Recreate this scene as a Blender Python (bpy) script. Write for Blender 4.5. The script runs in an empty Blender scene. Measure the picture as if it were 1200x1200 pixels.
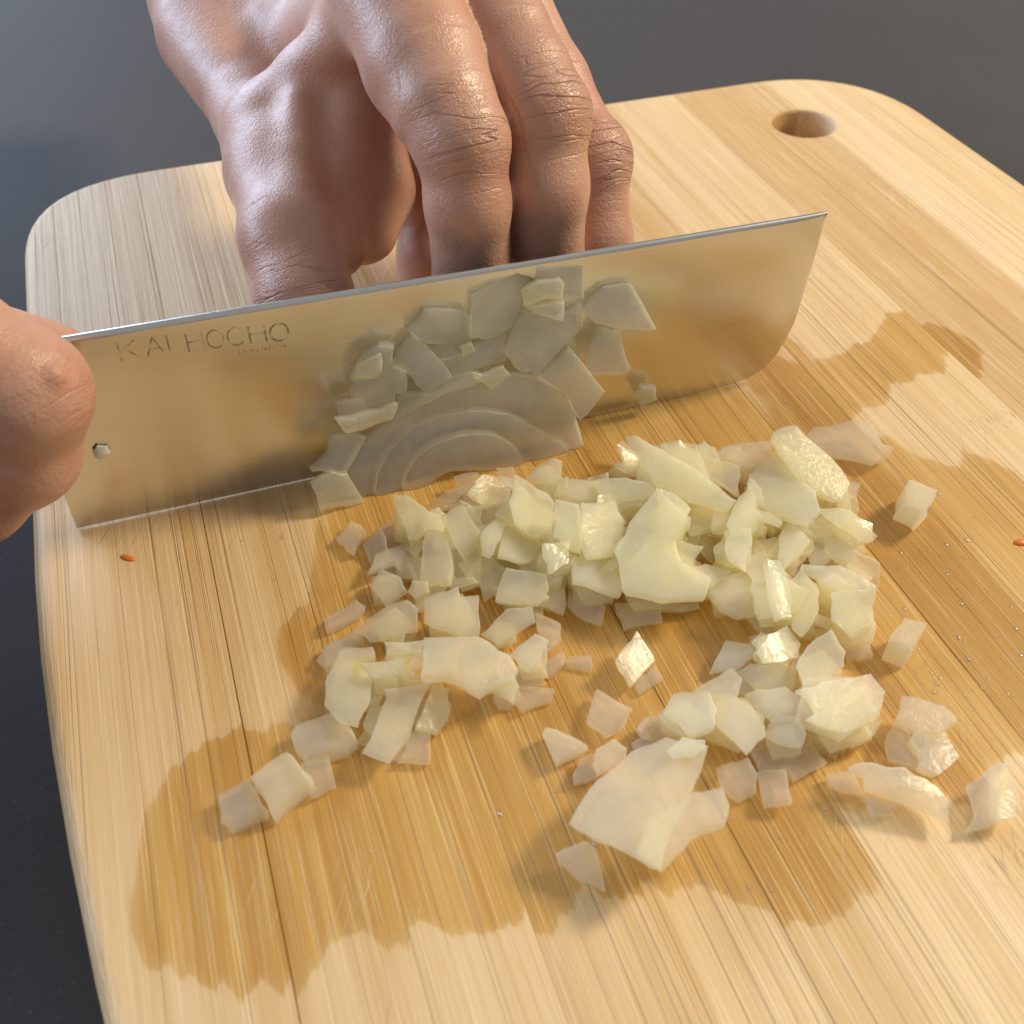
import bpy, bmesh, math, random
import numpy as np
from mathutils import Vector

# ------------------------------------------------------------------ camera, world, lamps
# World frame: x along the board's back edge, y along the bamboo grain (away from the camera),
# z up, board top at z = 0, metres.  Working numbers below are millimetres.
MM = 0.001
F_PX, PITCH, YAW, CAM_H = 1269.0, math.atan(1220.0 / 1269.0), math.radians(18.8), 160.0
sc = bpy.context.scene
col = sc.collection

cam_d = bpy.data.cameras.new("camera")
cam = bpy.data.objects.new("camera", cam_d)
col.objects.link(cam)
cam.location = (0, 0, CAM_H * MM)
cam.rotation_euler = (math.pi / 2 - PITCH, 0, -YAW)
cam_d.sensor_width = 36.0
cam_d.lens = F_PX / 1200.0 * 36.0
cam_d.clip_start = 0.005
cam_d.clip_end = 20.0
cam_d.dof.use_dof = True
cam_d.dof.focus_distance = 0.228
cam_d.dof.aperture_fstop = 26.0
sc.camera = cam

world = bpy.data.worlds.new("World")
sc.world = world
world.use_nodes = True
bg = world.node_tree.nodes["Background"]
bg.inputs[0].default_value = (0.72, 0.72, 0.74, 1)
bg.inputs[1].default_value = 0.52

def area_light(name, loc, target, size, size_y, energy, color):
    d = bpy.data.lights.new(name, 'AREA')
    d.shape = 'RECTANGLE'
    d.size, d.size_y = size, size_y
    d.energy, d.color = energy, color
    o = bpy.data.objects.new(name, d)
    col.objects.link(o)
    o.location = loc
    o.rotation_euler = (Vector(target) - Vector(loc)).to_track_quat('-Z', 'Y').to_euler()
    return o

# warm kitchen lamp, high to the right; cool window behind on the left
area_light("kitchen_lamp", (1.10, 0.200, 0.86), (0.08, 0.17, 0.0), 0.26, 0.26, 21.5, (1.0, 0.86, 0.62))
area_light("window_light", (-0.78, 1.18, 0.58), (0.0, 0.22, 0.03), 1.90, 0.70, 38.0, (0.58, 0.74, 1.0))

sc.view_settings.view_transform = 'Standard'
sc.view_settings.look = 'None'
sc.view_settings.exposure = -0.18
sc.view_settings.gamma = 1.0
sc.view_settings.use_curve_mapping = False
sc.cycles.use_denoising = True
sc.cycles.max_bounces = 14
sc.cycles.diffuse_bounces = 8
sc.cycles.transmission_bounces = 12
sc.cycles.transparent_max_bounces = 24
sc.cycles.caustics_reflective = False
sc.cycles.caustics_refractive = False

# ------------------------------------------------------------------ helpers
R = random.Random(11)
CY, SY = math.cos(YAW), math.sin(YAW)
CP, SP = math.cos(PITCH), math.sin(PITCH)

def sight(px, py):
    """direction of the sight line through a picture point, in the world frame"""
    u, v = px - 600.0, 600.0 - py
    x, y, z = u, F_PX * CP + v * SP, -F_PX * SP + v * CP
    return np.array([x * CY + y * SY, -x * SY + y * CY, z])

def at_z(px, py, z=0.0):
    r = sight(px, py)
    t = (z - CAM_H) / r[2]
    return np.array([r[0] * t, r[1] * t, z])

def at_y(px, py, y, lean=0.0):
    """point on the upright plane y = y0 + lean * z"""
    r = sight(px, py)
    t = (y + lean * CAM_H) / (r[1] - lean * r[2])
    return np.array([r[0] * t, r[1] * t, CAM_H + r[2] * t])

def link(name, mesh, material=None, parent=None):
    o = bpy.data.objects.new(name, mesh)
    col.objects.link(o)
    if material is not None:
        mesh.materials.append(material)
    if parent is not None:
        o.parent = parent
    return o

def mesh_from(verts, faces, smooth=False, name="mesh"):
    m = bpy.data.meshes.new(name)
    m.from_pydata([tuple(float(c) * MM for c in v) for v in verts], [], faces)
    m.validate()
    m.update()
    if smooth:
        m.polygons.foreach_set("use_smooth", [True] * len(m.polygons))
    return m

def tag(o, label, cat, group=None):
    o["label"] = label
    o["category"] = cat
    if group:
        o["group"] = group
    return o

def empty(name, loc=(0, 0, 0)):
    o = bpy.data.objects.new(name, None)
    col.objects.link(o)
    o.location = loc
    o.empty_display_size = 0.01
    return o

class NT:
    """small node-tree writer"""
    def __init__(self, name):
        self.mat = bpy.data.materials.new(name)
        self.mat.use_nodes = True
        self.t = self.mat.node_tree
        self.t.nodes.clear()
        self.out = self.t.nodes.new("ShaderNodeOutputMaterial")
    def n(self, kind, **kw):
        nd = self.t.nodes.new("ShaderNode" + kind)
        for k, v in kw.items():
            setattr(nd, k, v)
        return nd
    def put(self, sock, val):
        if isinstance(val, bpy.types.NodeSocket):
            self.t.links.new(val, sock)
        else:
            sock.default_value = val
    def math(self, op, a, b=None, c=None, clamp=False):
        nd = self.n("Math", operation=op, use_clamp=clamp)
        self.put(nd.inputs[0], a)
        if b is not None: self.put(nd.inputs[1], b)
        if c is not None: self.put(nd.inputs[2], c)
        return nd.outputs[0]
    def vmath(self, op, a, b=None):
        nd = self.n("VectorMath", operation=op)
        self.put(nd.inputs[0], a)
        if b is not None: self.put(nd.inputs[1], b)
        return nd.outputs["Value"] if op in ('LENGTH', 'DISTANCE', 'DOT_PRODUCT') else nd.outputs[0]
    def coords(self): return self.n("TexCoord").outputs["Object"]
    def noise(self, vec, scale=1.0, detail=3.0, rough=0.55, dist=0.0):
        nd = self.n("TexNoise")
        self.put(nd.inputs["Vector"], vec)
        nd.inputs["Scale"].default_value = scale
        nd.inputs["Detail"].default_value = detail
        nd.inputs["Roughness"].default_value = rough
        nd.inputs["Distortion"].default_value = dist
        return nd.outputs["Fac"]
    def voronoi(self, vec, scale, feature='F1'):
        nd = self.n("TexVoronoi", feature=feature)
        self.put(nd.inputs["Vector"], vec)
        nd.inputs["Scale"].default_value = scale
        return nd.outputs["Distance"]
    def ramp(self, fac, stops, interp='LINEAR'):
        nd = self.n("ValToRGB")
        cr = nd.color_ramp
        cr.interpolation = interp
        while len(cr.elements) < len(stops): cr.elements.new(0.5)
        for e, (p, c) in zip(cr.elements, stops):
            e.position = p
            e.color = c if len(c) == 4 else (*c, 1)
        self.put(nd.inputs[0], fac)
        return nd.outputs[0]
    def step(self, v, lo, hi, to0=0.0, to1=1.0, smooth=True):
        nd = self.n("MapRange", interpolation_type='SMOOTHSTEP' if smooth else 'LINEAR', clamp=True) if not smooth else self.n("MapRange", interpolation_type='SMOOTHSTEP')
        self.put(nd.inputs[0], v)
        for i, x in zip((1, 2, 3, 4), (lo, hi, to0, to1)): nd.inputs[i].default_value = x
        return nd.outputs[0]
    def mix(self, fac, a, b, blend='MIX'):
        nd = self.n("Mix", data_type='RGBA', blend_type=blend)
        self.put(nd.inputs[0], fac)
        for s, v in ((nd.inputs[6], a), (nd.inputs[7], b)):
            self.put(s, v if isinstance(v, bpy.types.NodeSocket) else (*v, 1) if len(v) == 3 else v)
        return nd.outputs[2]
    def bump(self, height, dist, strength=1.0, normal=None):
        nd = self.n("Bump")
        self.put(nd.inputs["Height"], height)
        nd.inputs["Distance"].default_value = dist
        nd.inputs["Strength"].default_value = strength
        if normal is not None: self.put(nd.inputs["Normal"], normal)
        return nd.outputs[0]
    def pbsdf(self, **kw):
        nd = self.n("BsdfPrincipled")
        for k, v in kw.items():
            s = nd.inputs[k.replace("_", " ")]
            if isinstance(v, tuple) and len(v) == 3 and s.type == 'RGBA': v = (*v, 1)
            self.put(s, v)
        return nd.outputs[0]
    def done(self, shader):
        self.t.links.new(shader, self.out.inputs[0])
        return self.mat

# ------------------------------------------------------------------ materials
def mat_bamboo():
    t = NT("bamboo")
    co = t.coords()
    rnd = t.n("ObjectInfo").outputs["Random"]
    shift = t.n("CombineXYZ"); t.put(shift.inputs[1], t.math('MULTIPLY', rnd, 7.3)); t.put(shift.inputs[0], t.math('MULTIPLY', rnd, 3.1))
    def stretched(sx, sy):
        return t.vmath('MULTIPLY', t.vmath('ADD', co, shift.outputs[0]), (sx, sy, sx))
    broad = t.noise(stretched(120, 4), 1.0, 3, 0.5)
    fine = t.noise(stretched(900, 9), 1.0, 4, 0.65)
    fib = t.noise(stretched(1500, 5), 1.0, 2, 0.5, 0.2)
    hair = t.noise(stretched(2600, 28), 1.0, 2, 0.6)
    # wet patches: pooled juice round the heap, with ragged edges drawn out along the grain
    wx = t.noise(t.vmath('MULTIPLY', co, (34, 20, 34)), 1.0, 3, 0.55)
    wx2 = t.noise(t.vmath('MULTIPLY', co, (420, 16, 420)), 1.0, 3, 0.6)
    warp = t.n("CombineXYZ")
    t.put(warp.inputs[1], t.math('MULTIPLY_ADD', t.math('SUBTRACT', wx2, 0.5), 0.007, t.math('MULTIPLY_ADD', t.math('SUBTRACT', rnd, 0.5), 0.016, t.math('MULTIPLY', t.math('SUBTRACT', wx, 0.5), 0.030))))
    t.put(warp.inputs[0], t.math('MULTIPLY', t.math('SUBTRACT', wx, 0.5), 0.012))
    wc = t.vmath('ADD', co, warp.outputs[0])
    pools = [(262, 960, 13), (235, 1075, 10), (300, 1105, 9), (330, 1010, 9), (330, 905, 9), (520, 900, 15), (570, 1030, 10), (490, 985, 11),
             (600, 800, 26), (750, 720, 32), (900, 680, 34), (1085, 645, 23), (1165, 720, 19), (1190, 620, 11), (1150, 790, 12), (860, 850, 24),
             (970, 800, 24), (820, 490, 12), (905, 425, 10), (740, 540, 14), (1090, 395, 9), (1072, 432, 9), (1030, 462, 9), (960, 470, 9), (600, 570, 22), (470, 640, 16),
             (700, 960, 9), (905, 985, 7), (1095, 820, 10), (390, 745, 10), 
             (520, 480, 30), (960, 560, 14)]
    acc = None
    for px, py, r in pools:
        p = at_z(px, py) * MM
        d = t.math('DIVIDE', t.vmath('DISTANCE', wc, (p[0], p[1], 0)), r * MM)
        g = t.math('POWER', 2.718, t.math('MULTIPLY', t.math('MULTIPLY', d, d), -1.0))
        acc = g if acc is None else t.math('ADD', acc, g)
    wet = t.step(acc, 0.35, 0.41)
    damp = t.step(acc, 0.22, 0.60)
    wetall = t.math('MULTIPLY_ADD', wet, 0.62, t.math('MULTIPLY', damp, 0.36))
    band = t.noise(stretched(95, 1.0), 1.0, 2, 0.5)
    tone = t.math('ADD', t.math('MULTIPLY_ADD', band, 0.7, t.math('MULTIPLY', broad, 0.45)), t.math('MULTIPLY', t.math('SUBTRACT', rnd, 0.62), 0.55))
    dry = t.ramp(tone, [(0.18, (0.77, 0.570, 0.325)), (0.5, (0.70, 0.488, 0.245)), (0.82, (0.56, 0.345, 0.135))])
    dry = t.mix(t.step(fine, 0.45, 0.65, 0, 0.34), dry, (0.56, 0.335, 0.135))
    dry = t.mix(t.step(fib, 0.62, 0.74, 0, 0.42), dry, (0.42, 0.22, 0.075))
    dry = t.mix(t.step(hair, 0.54, 0.68, 0, 0.45), dry, (0.88, 0.71, 0.45))
    dry = t.mix(t.step(band, 0.56, 0.66, 0, 0.45), dry, (0.60, 0.36, 0.125))
    wetc = t.ramp(tone, [(0.18, (0.65, 0.405, 0.130)), (0.5, (0.56, 0.318, 0.080)), (0.82, (0.42, 0.212, 0.040))])
    wetc = t.mix(t.step(fine, 0.45, 0.65, 0, 0.50), wetc, (0.42, 0.205, 0.04))
    wetc = t.mix(t.step(fib, 0.62, 0.74, 0, 0.50), wetc, (0.28, 0.125, 0.025))
    wetc = t.mix(t.step(hair, 0.54, 0.66, 0, 0.50), wetc, (0.80, 0.57, 0.25))
    wetc = t.mix(t.step(band, 0.56, 0.66, 0, 0.45), wetc, (0.43, 0.205, 0.035))
    c = t.mix(wetall, dry, wetc)
    # bamboo nodes: rows of short dark dashes
    node = None
    for px, py in ((1172, 492), (1190, 1012), (420, 250)):
        p = at_z(px, py) * MM
        q = t.vmath('MULTIPLY', t.vmath('SUBTRACT', co, (p[0], p[1], 0)), (1 / 0.012, 1 / 0.006, 0))
        g = t.step(t.vmath('LENGTH', q), 0.3, 1.0, 1.0, 0.0)
        node = g if node is None else t.math('MAXIMUM', node, g)
    dash = t.step(t.noise(t.vmath('MULTIPLY', co, (1300, 260, 1)), 1.0, 2), 0.55, 0.64)
    c = t.mix(t.math('MULTIPLY', t.math('MULTIPLY', node, dash), 0.55), c, (0.36, 0.20, 0.09))
    # knife scars: short fine scratches across the grain
    sv = t.n("VectorRotate", rotation_type='Z_AXIS'); t.put(sv.inputs["Vector"], co); sv.inputs["Angle"].default_value = 0.5
    scr = t.noise(t.vmath('MULTIPLY', sv.outputs[0], (2200, 45, 1)), 1.0, 1, 0.4)
    scm = t.step(t.noise(co, 22, 2), 0.48, 0.62)
    scar = t.math('MULTIPLY', t.step(scr, 0.69, 0.74), scm)
    c = t.mix(t.math('MULTIPLY', scar, 0.42), c, (0.85, 0.70, 0.47))
    rough = t.math('SUBTRACT', 0.46, t.math('MULTIPLY', wet, 0.20))
    rough = t.math('ADD', rough, t.math('MULTIPLY', fine, 0.10))
    h = t.math('ADD', t.math('MULTIPLY', fine, 0.7), t.math('MULTIPLY', hair, 0.4))
    h = t.math('SUBTRACT', h, t.math('MULTIPLY', t.step(fib, 0.58, 0.72), 0.6))
    h = t.math('SUBTRACT', h, t.math('MULTIPLY', scar, 0.6))
    nb = t.bump(h, 0.00030, 0.9)
    return t.done(t.pbsdf(Base_Color=c, Roughness=rough, Normal=nb, Specular_IOR_Level=0.6))

def mat_counter():
    t = NT("dark_counter")
    co = t.coords()
    a = t.noise(co, 9, 4, 0.6)
    b = t.noise(co, 900, 2, 0.5)
    c = t.mix(a, (0.056, 0.053, 0.053), (0.080, 0.076, 0.076))
    c = t.mix(t.step(b, 0.62, 0.75, 0, 0.4), c, (0.12, 0.12, 0.125))
    rough = t.math('MULTIPLY_ADD', a, 0.16, 0.50)
    return t.done(t.pbsdf(Base_Color=c, Roughness=rough, Specular_IOR_Level=0.05, Normal=t.bump(b, 0.0002, 0.35)))

def mat_steel():
    t = NT("blade_steel")
    co = t.coords()
    streak = t.noise(t.vmath('MULTIPLY', co, (9, 1, 2600)), 1.0, 3, 0.6)
    smear = t.noise(t.vmath('MULTIPLY', co, (22, 1, 120)), 1.0, 4, 0.6)
    c = t.mix(smear, (0.64, 0.625, 0.585), (0.76, 0.75, 0.71))
    rough = t.math('MULTIPLY_ADD', smear, 0.20, 0.13)
    return t.done(t.pbsdf(Base_Color=c, Metallic=1.0, Roughness=rough, Anisotropic=0.3, Normal=t.bump(streak, 0.00006, 0.5)))

def mat_simple(name, c, rough=0.5, metallic=0.0, grain=40):
    t = NT(name)
    n = t.noise(t.coords(), grain, 3)
    cc = t.mix(n, tuple(x * 0.8 for x in c), tuple(min(1, x * 1.15) for x in c))
    return t.done(t.pbsdf(Base_Color=cc, Roughness=rough, Metallic=metallic))

def mat_skin():
    t = NT("skin")
    co = t.coords()
    at = t.n("Attribute", attribute_name="crease")
    sep = t.n("SeparateXYZ"); t.put(sep.inputs[0], at.outputs["Vector"])
    s, l, m = sep.outputs
    blot = t.noise(co, 55, 4, 0.6)
    blot2 = t.noise(co, 190, 3, 0.6)
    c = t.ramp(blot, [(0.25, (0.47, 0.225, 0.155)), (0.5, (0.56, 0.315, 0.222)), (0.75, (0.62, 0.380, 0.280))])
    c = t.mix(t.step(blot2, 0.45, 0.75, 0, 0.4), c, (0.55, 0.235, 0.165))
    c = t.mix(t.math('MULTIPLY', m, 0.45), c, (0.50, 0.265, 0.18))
    # transverse knuckle creases: meandering valleys of a noise stretched across the finger
    def lines(fs, fl, off, w):
        v = t.n("CombineXYZ")
        t.put(v.inputs[0], t.math('MULTIPLY', s, fs)); t.put(v.inputs[1], t.math('MULTIPLY', l, fl)); v.inputs[2].default_value = off
        n = t.noise(v.outputs[0], 1.0, 2, 0.55, 0.3)
        return t.step(t.math('ABSOLUTE', t.math('SUBTRACT', n, 0.5)), 0.0, w, 1.0, 0.0)
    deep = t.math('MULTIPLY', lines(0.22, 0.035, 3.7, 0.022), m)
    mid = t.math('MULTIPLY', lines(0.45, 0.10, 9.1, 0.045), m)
    thin = lines(1.1, 0.45, 1.3, 0.08)
    cell = t.step(t.voronoi(t.vmath('MULTIPLY', co, (1.0, 1.0, 0.75)), 1150, 'DISTANCE_TO_EDGE'), 0.0, 0.22)
    cell2 = t.voronoi(co, 1050, 'F1')
    h = t.math('MULTIPLY', cell, t.step(blot2, 0.35, 0.6, 0.03, 0.08))
    h = t.math('ADD', h, t.math('MULTIPLY', cell2, 0.10))
    h = t.math('SUBTRACT', h, t.math('MULTIPLY', deep, 0.95))
    h = t.math('SUBTRACT', h, t.math('MULTIPLY', mid, 0.20))
    h = t.math('SUBTRACT', h, t.math('MULTIPLY', thin, t.math('MULTIPLY_ADD', m, 0.20, 0.03)))
    h = t.math('ADD', h, t.math('MULTIPLY', t.noise(co, 160, 3), 0.18))
    nb = t.bump(h, 0.0008, 0.6)
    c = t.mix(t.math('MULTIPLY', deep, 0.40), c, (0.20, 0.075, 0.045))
    rough = t.math('MULTIPLY_ADD', blot2, 0.22, 0.30)
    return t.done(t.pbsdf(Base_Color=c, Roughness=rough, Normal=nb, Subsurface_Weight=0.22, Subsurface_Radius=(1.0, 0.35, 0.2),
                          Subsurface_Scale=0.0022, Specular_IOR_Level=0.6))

def mat_onion(name, clear, c0, c1, c2, gloss=0.15):
    t = NT(name)
    co = t.coords()
    rnd = t.n("ObjectInfo").outputs["Random"]
    tint = t.ramp(rnd, [(0.0, c0), (0.55, c1), (1.0, c2)])
    veins = t.noise(t.vmath('MULTIPLY', co, (420, 90, 300)), 1.0, 3, 0.6)
    c = t.mix(t.step(veins, 0.42, 0.7, 0, 0.35), tint, (0.90, 0.86, 0.68))
    grain = t.noise(co, 900, 3, 0.6)
    soft = t.noise(co, 210, 2, 0.5)
    nb = t.bump(t.math('ADD', t.math('MULTIPLY', grain, t.step(rnd, 0.55, 0.85, 0.30, 1.15)), t.math('MULTIPLY', soft, 0.45)), 0.0006, 0.45)
    body = t.pbsdf(Base_Color=c, Roughness=gloss, Subsurface_Weight=1.0, Subsurface_Radius=(1.0, 0.90, 0.60), Subsurface_Scale=0.006,
                   IOR=1.36, Specular_IOR_Level=0.6, Normal=nb)
    tl = t.n("BsdfTranslucent"); t.put(tl.inputs[0], c); t.put(tl.inputs["Normal"], nb)
    m0 = t.n("MixShader"); m0.inputs[0].default_value = 0.25
    t.put(m0.inputs[1], body); t.put(m0.inputs[2], tl.outputs[0])
    tr = t.n("BsdfTransparent"); tr.inputs[0].default_value = (0.985, 0.96, 0.88, 1)
    mx = t.n("MixShader")
    facing = t.n("LayerWeight"); facing.inputs[0].default_value = 0.25
    k = t.math('MULTIPLY', t.math('SUBTRACT', 1.0, t.math('MULTIPLY', facing.outputs["Facing"], 0.55)), clear)
    t.put(mx.inputs[0], t.math('MULTIPLY', k, t.math('MULTIPLY_ADD', soft, 0.24, 0.88), clamp=True))
    t.put(mx.inputs[1], m0.outputs[0]); t.put(mx.inputs[2], tr.outputs[0])
    return t.done(mx.outputs[0])

def mat_ink():
    t = NT("etched_mark")
    co = t.coords()
    wear = t.step(t.noise(co, 420, 3, 0.6), 0.40, 0.60)
    b = t.pbsdf(Base_Color=(0.20, 0.165, 0.12), Roughness=0.45, Metallic=0.6)
    tr = t.n("BsdfTransparent")
    mx = t.n("MixShader"); t.put(mx.inputs[0], t.math('MULTIPLY_ADD', wear, 0.45, 0.50)); t.put(mx.inputs[1], b); t.put(mx.inputs[2], tr.outputs[0])
    return t.done(mx.outputs[0])

def mat_water():
    t = NT("water")
    g = t.pbsdf(Base_Color=(1.0, 1.0, 1.0), Metallic=1.0, Roughness=0.16)
    tr = t.n("BsdfTransparent")
    mx = t.n("MixShader"); mx.inputs[0].default_value = 0.12; t.put(mx.inputs[1], tr.outputs[0]); t.put(mx.inputs[2], g)
    return t.done(mx.outputs[0])

M_BAMBOO, M_COUNTER, M_STEEL, M_SKIN = mat_bamboo(), mat_counter(), mat_steel(), mat_skin()
M_ONION = mat_onion("onion_flesh", 0.66, (0.99, 0.985, 0.76), (0.99, 0.98, 0.73), (0.99, 0.96, 0.77))
M_ONION_THIN = mat_onion("onion_flesh_thin", 0.76, (0.97, 0.96, 0.80), (0.97, 0.95, 0.78), (0.97, 0.91, 0.80))
M_ONION_TOP = mat_onion("onion_flesh_milky", 0.58, (0.99, 0.985, 0.76), (0.99, 0.98, 0.72), (0.99, 0.97, 0.76), 0.12)
M_ONION_BLADE = mat_onion("onion_on_blade", 0.68, (0.95, 0.98, 0.88), (0.96, 0.98, 0.86), (0.97, 0.97, 0.88), 0.08)
M_WATER = mat_water()
_g = NT('clear_water'); M_DROP = _g.done(_g.pbsdf(Base_Color=(1, 1, 1), Roughness=0.02, IOR=1.33, Transmission_Weight=1.0))
M_INK = mat_ink()
M_HANDLE = mat_simple("dark_handle_wood", (0.09, 0.045, 0.025), 0.45)
M_BOLSTER = mat_simple("bolster_metal", (0.55, 0.54, 0.52), 0.3, 1.0)
M_PALE = mat_simple("pale_crumb", (0.86, 0.84, 0.72), 0.3)
M_CARROT = mat_simple("carrot_flesh", (0.75, 0.20, 0.03), 0.4)

# ------------------------------------------------------------------ counter
BOARD_T = 18.0
v = [(-1200, -700, -BOARD_T), (1500, -700, -BOARD_T), (1500, 1900, -BOARD_T), (-1200, 1900, -BOARD_T),
     (-1200, -700, -BOARD_T - 30), (1500, -700, -BOARD_T - 30), (1500, 1900, -BOARD_T - 30), (-1200, 1900, -BOARD_T - 30)]
counter = link("countertop", mesh_from(v, [(0, 1, 2, 3), (7, 6, 5, 4), (0, 4, 5, 1), (1, 5, 6, 2), (2, 6, 7, 3), (3, 7, 4, 0)]), M_COUNTER)
counter["kind"] = "structure"

# ------------------------------------------------------------------ cutting board
def board_outline():
    X0, X1, Y0, Y1 = -43.8, 253.2, -58.0, 344.5
    pts = []
    def corner(cx, cy, r, a0, a1, n=14, p=2.3):
        for i in range(n + 1):
            a = math.radians(a0 + (a1 - a0) * i / n)
            ca, sa = math.cos(a), math.sin(a)
            k = (abs(ca) ** p + abs(sa) ** p) ** (-1 / p)
            pts.append((cx + r * ca * k, cy + r * sa * k))
    rb, rf = 46.0, 46.0
    corner(X1 - rb, Y1 - rb, rb, 0, 90)
    corner(X0 + rb, Y1 - rb, rb, 90, 180, p=2.75)
    bow = lambda y: 0.00105 * max(0.0, 172.0 - y) ** 2 if y < 172 else 0.0
    bow = lambda y: 7.0 * (max(0.0, 172.0 - y) / 90.0) ** 1.7 if y > 60 else 7.0 * (112 / 90.0) ** 1.7 + (60 - y) * 0.05
    for y in (172, 150, 128, 106, 84, 62, 40, 15): pts.append((X0 + bow(y), y))
    xin = bow(Y0 + rf)
    corner(X0 + xin + rf, Y0 + rf, rf, 180, 270)
    corner(X1 - xin - rf, Y0 + rf, rf, 270, 360)
    for y in (15, 40, 62, 84, 106, 128, 150, 172): pts.append((X1 - bow(y), y))
    return pts

def make_board():
    out = board_outline()
    n = len(out)
    # inward normals for the rounded-over edge
    P = np.array(out)
    nrm = []
    for i in range(n):
        d = P[(i + 1) % n] - P[i - 1]
        d = d / np.linalg.norm(d)
        nrm.append((-d[1], d[0]))
    nrm = np.array(nrm)
    prof = [(0.0, -BOARD_T + 2.5), (0.0, -3.2)]
    for i in range(1, 6):
        a = i / 5 * math.pi / 2
        prof.append((3.2 * (1 - math.cos(a)), -3.2 + 3.2 * math.sin(a)))
    prof = [(1.5, -BOARD_T)] + prof
    hc, hr, nh = (209.2, 306.5), 10.6, 40
    bm = bmesh.new()
    rings = []
    for off, z in prof:
        rings.append([bm.verts.new(((P[i][0] + nrm[i][0] * off) * MM, (P[i][1] + nrm[i][1] * off) * MM, z * MM)) for i in range(n)])
    for a, b in zip(rings, rings[1:]):
        for i in range(n):
            bm.faces.new((a[i], a[(i + 1) % n], b[(i + 1) % n], b[i]))
    hole = []
    for r, z in ((hr + 0.6, -BOARD_T), (hr, -BOARD_T + 1), (hr, -1.2), (hr + 0.35, -0.35), (hr + 1.2, 0.0)):
        hole.append([bm.verts.new(((hc[0] + r * math.cos(2 * math.pi * i / nh)) * MM, (hc[1] + r * math.sin(2 * math.pi * i / nh)) * MM, z * MM)) for i in range(nh)])
    for a, b in zip(hole, hole[1:]):
        for i in range(nh):
            bm.faces.new((a[(i + 1) % nh], a[i], b[i], b[(i + 1) % nh]))
    bm.edges.ensure_lookup_table()
    for ring, hl in ((rings[-1], hole[-1]), (rings[0], hole[0])):
        es = [bm.edges.get((ring[i], ring[(i + 1) % n])) for i in range(n)] + [bm.edges.get((hl[i], hl[(i + 1) % nh])) for i in range(nh)]
        bmesh.ops.triangle_fill(bm, edges=es, use_beauty=True)
    bmesh.ops.recalc_face_normals(bm, faces=bm.faces)
    root = empty("cutting_board", (0.10, 0.14, -BOARD_T * MM))
    tag(root, "pale bamboo cutting board with rounded corners and a hanging hole, wet with onion juice", "cutting board")
    seams = [-60, -27.1, -9.0, 9.1, 27.2, 45.3, 63.3, 82.1, 100.9, 119.7, 138.5, 157.3, 176.6, 194.6, 213.0, 231.5, 270]
    gaps = {-9.0: 0.08, 63.3: 0.09, 194.6: 0.09, 119.7: 0.07}
    for k in range(len(seams) - 1):
        b = bm.copy()
        for x, sgn in ((seams[k], -1), (seams[k + 1], 1)):
            g = gaps.get(x, 0.03)
            geom = b.verts[:] + b.edges[:] + b.faces[:]
            res = bmesh.ops.bisect_plane(b, geom=geom, dist=1e-7, plane_co=((x - sgn * g) * MM, 0, 0), plane_no=(sgn, 0, 0), clear_outer=True)
            cut = [e for e in res['geom_cut'] if isinstance(e, bmesh.types.BMEdge)]
            if cut:
                bmesh.ops.holes_fill(b, edges=cut, sides=0)
        bmesh.ops.recalc_face_normals(b, faces=b.faces)
        me = bpy.data.meshes.new("strip")
        b.to_mesh(me)
        b.free()
        for p in me.polygons: p.use_smooth = False
        o = link("bamboo_strip", me, M_BAMBOO)
        o.parent = root
        o.matrix_parent_inverse = root.matrix_basis.inverted()
    bm.free()
    return root

make_board()

# ------------------------------------------------------------------ implicit-surface hands
def round_cone(p, a, b, ra, rb):
    ba = b - a
    l2 = float(ba @ ba)
    h = np.clip(((p - a) @ ba) / l2, 0.0, 1.0)
    q = p - a - h[:, None] * ba
    return np.sqrt((q * q).sum(1)) - (ra + (rb - ra) * h)

def tri_dist(p, a, b, c, r):
    """rounded triangle sheet"""
    ba, cb, ac = b - a, c - b, a - c
    nor = np.cross(ba, ac)
    pa, pb, pc = p - a, p - b, p - c
    inside = (np.sign(pa @ np.cross(ba, nor)) + np.sign(pb @ np.cross(cb, nor)) + np.sign(pc @ np.cross(ac, nor))) < 2
    def seg(d, e):
        q = d - np.clip((d @ e) / float(e @ e), 0, 1)[:, None] * e
        return (q * q).sum(1)
    de = np.minimum(np.minimum(seg(pa, ba), seg(pb, cb)), seg(pc, ac))
    dp = (pa @ nor) ** 2 / float(nor @ nor)
    return np.sqrt(np.where(inside, de, dp)) - r

def smin(a, b, k):
    h = np.clip(0.5 + 0.5 * (b - a) / k, 0, 1)
    return b + (a - b) * h - k * h * (1 - h)

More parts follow.
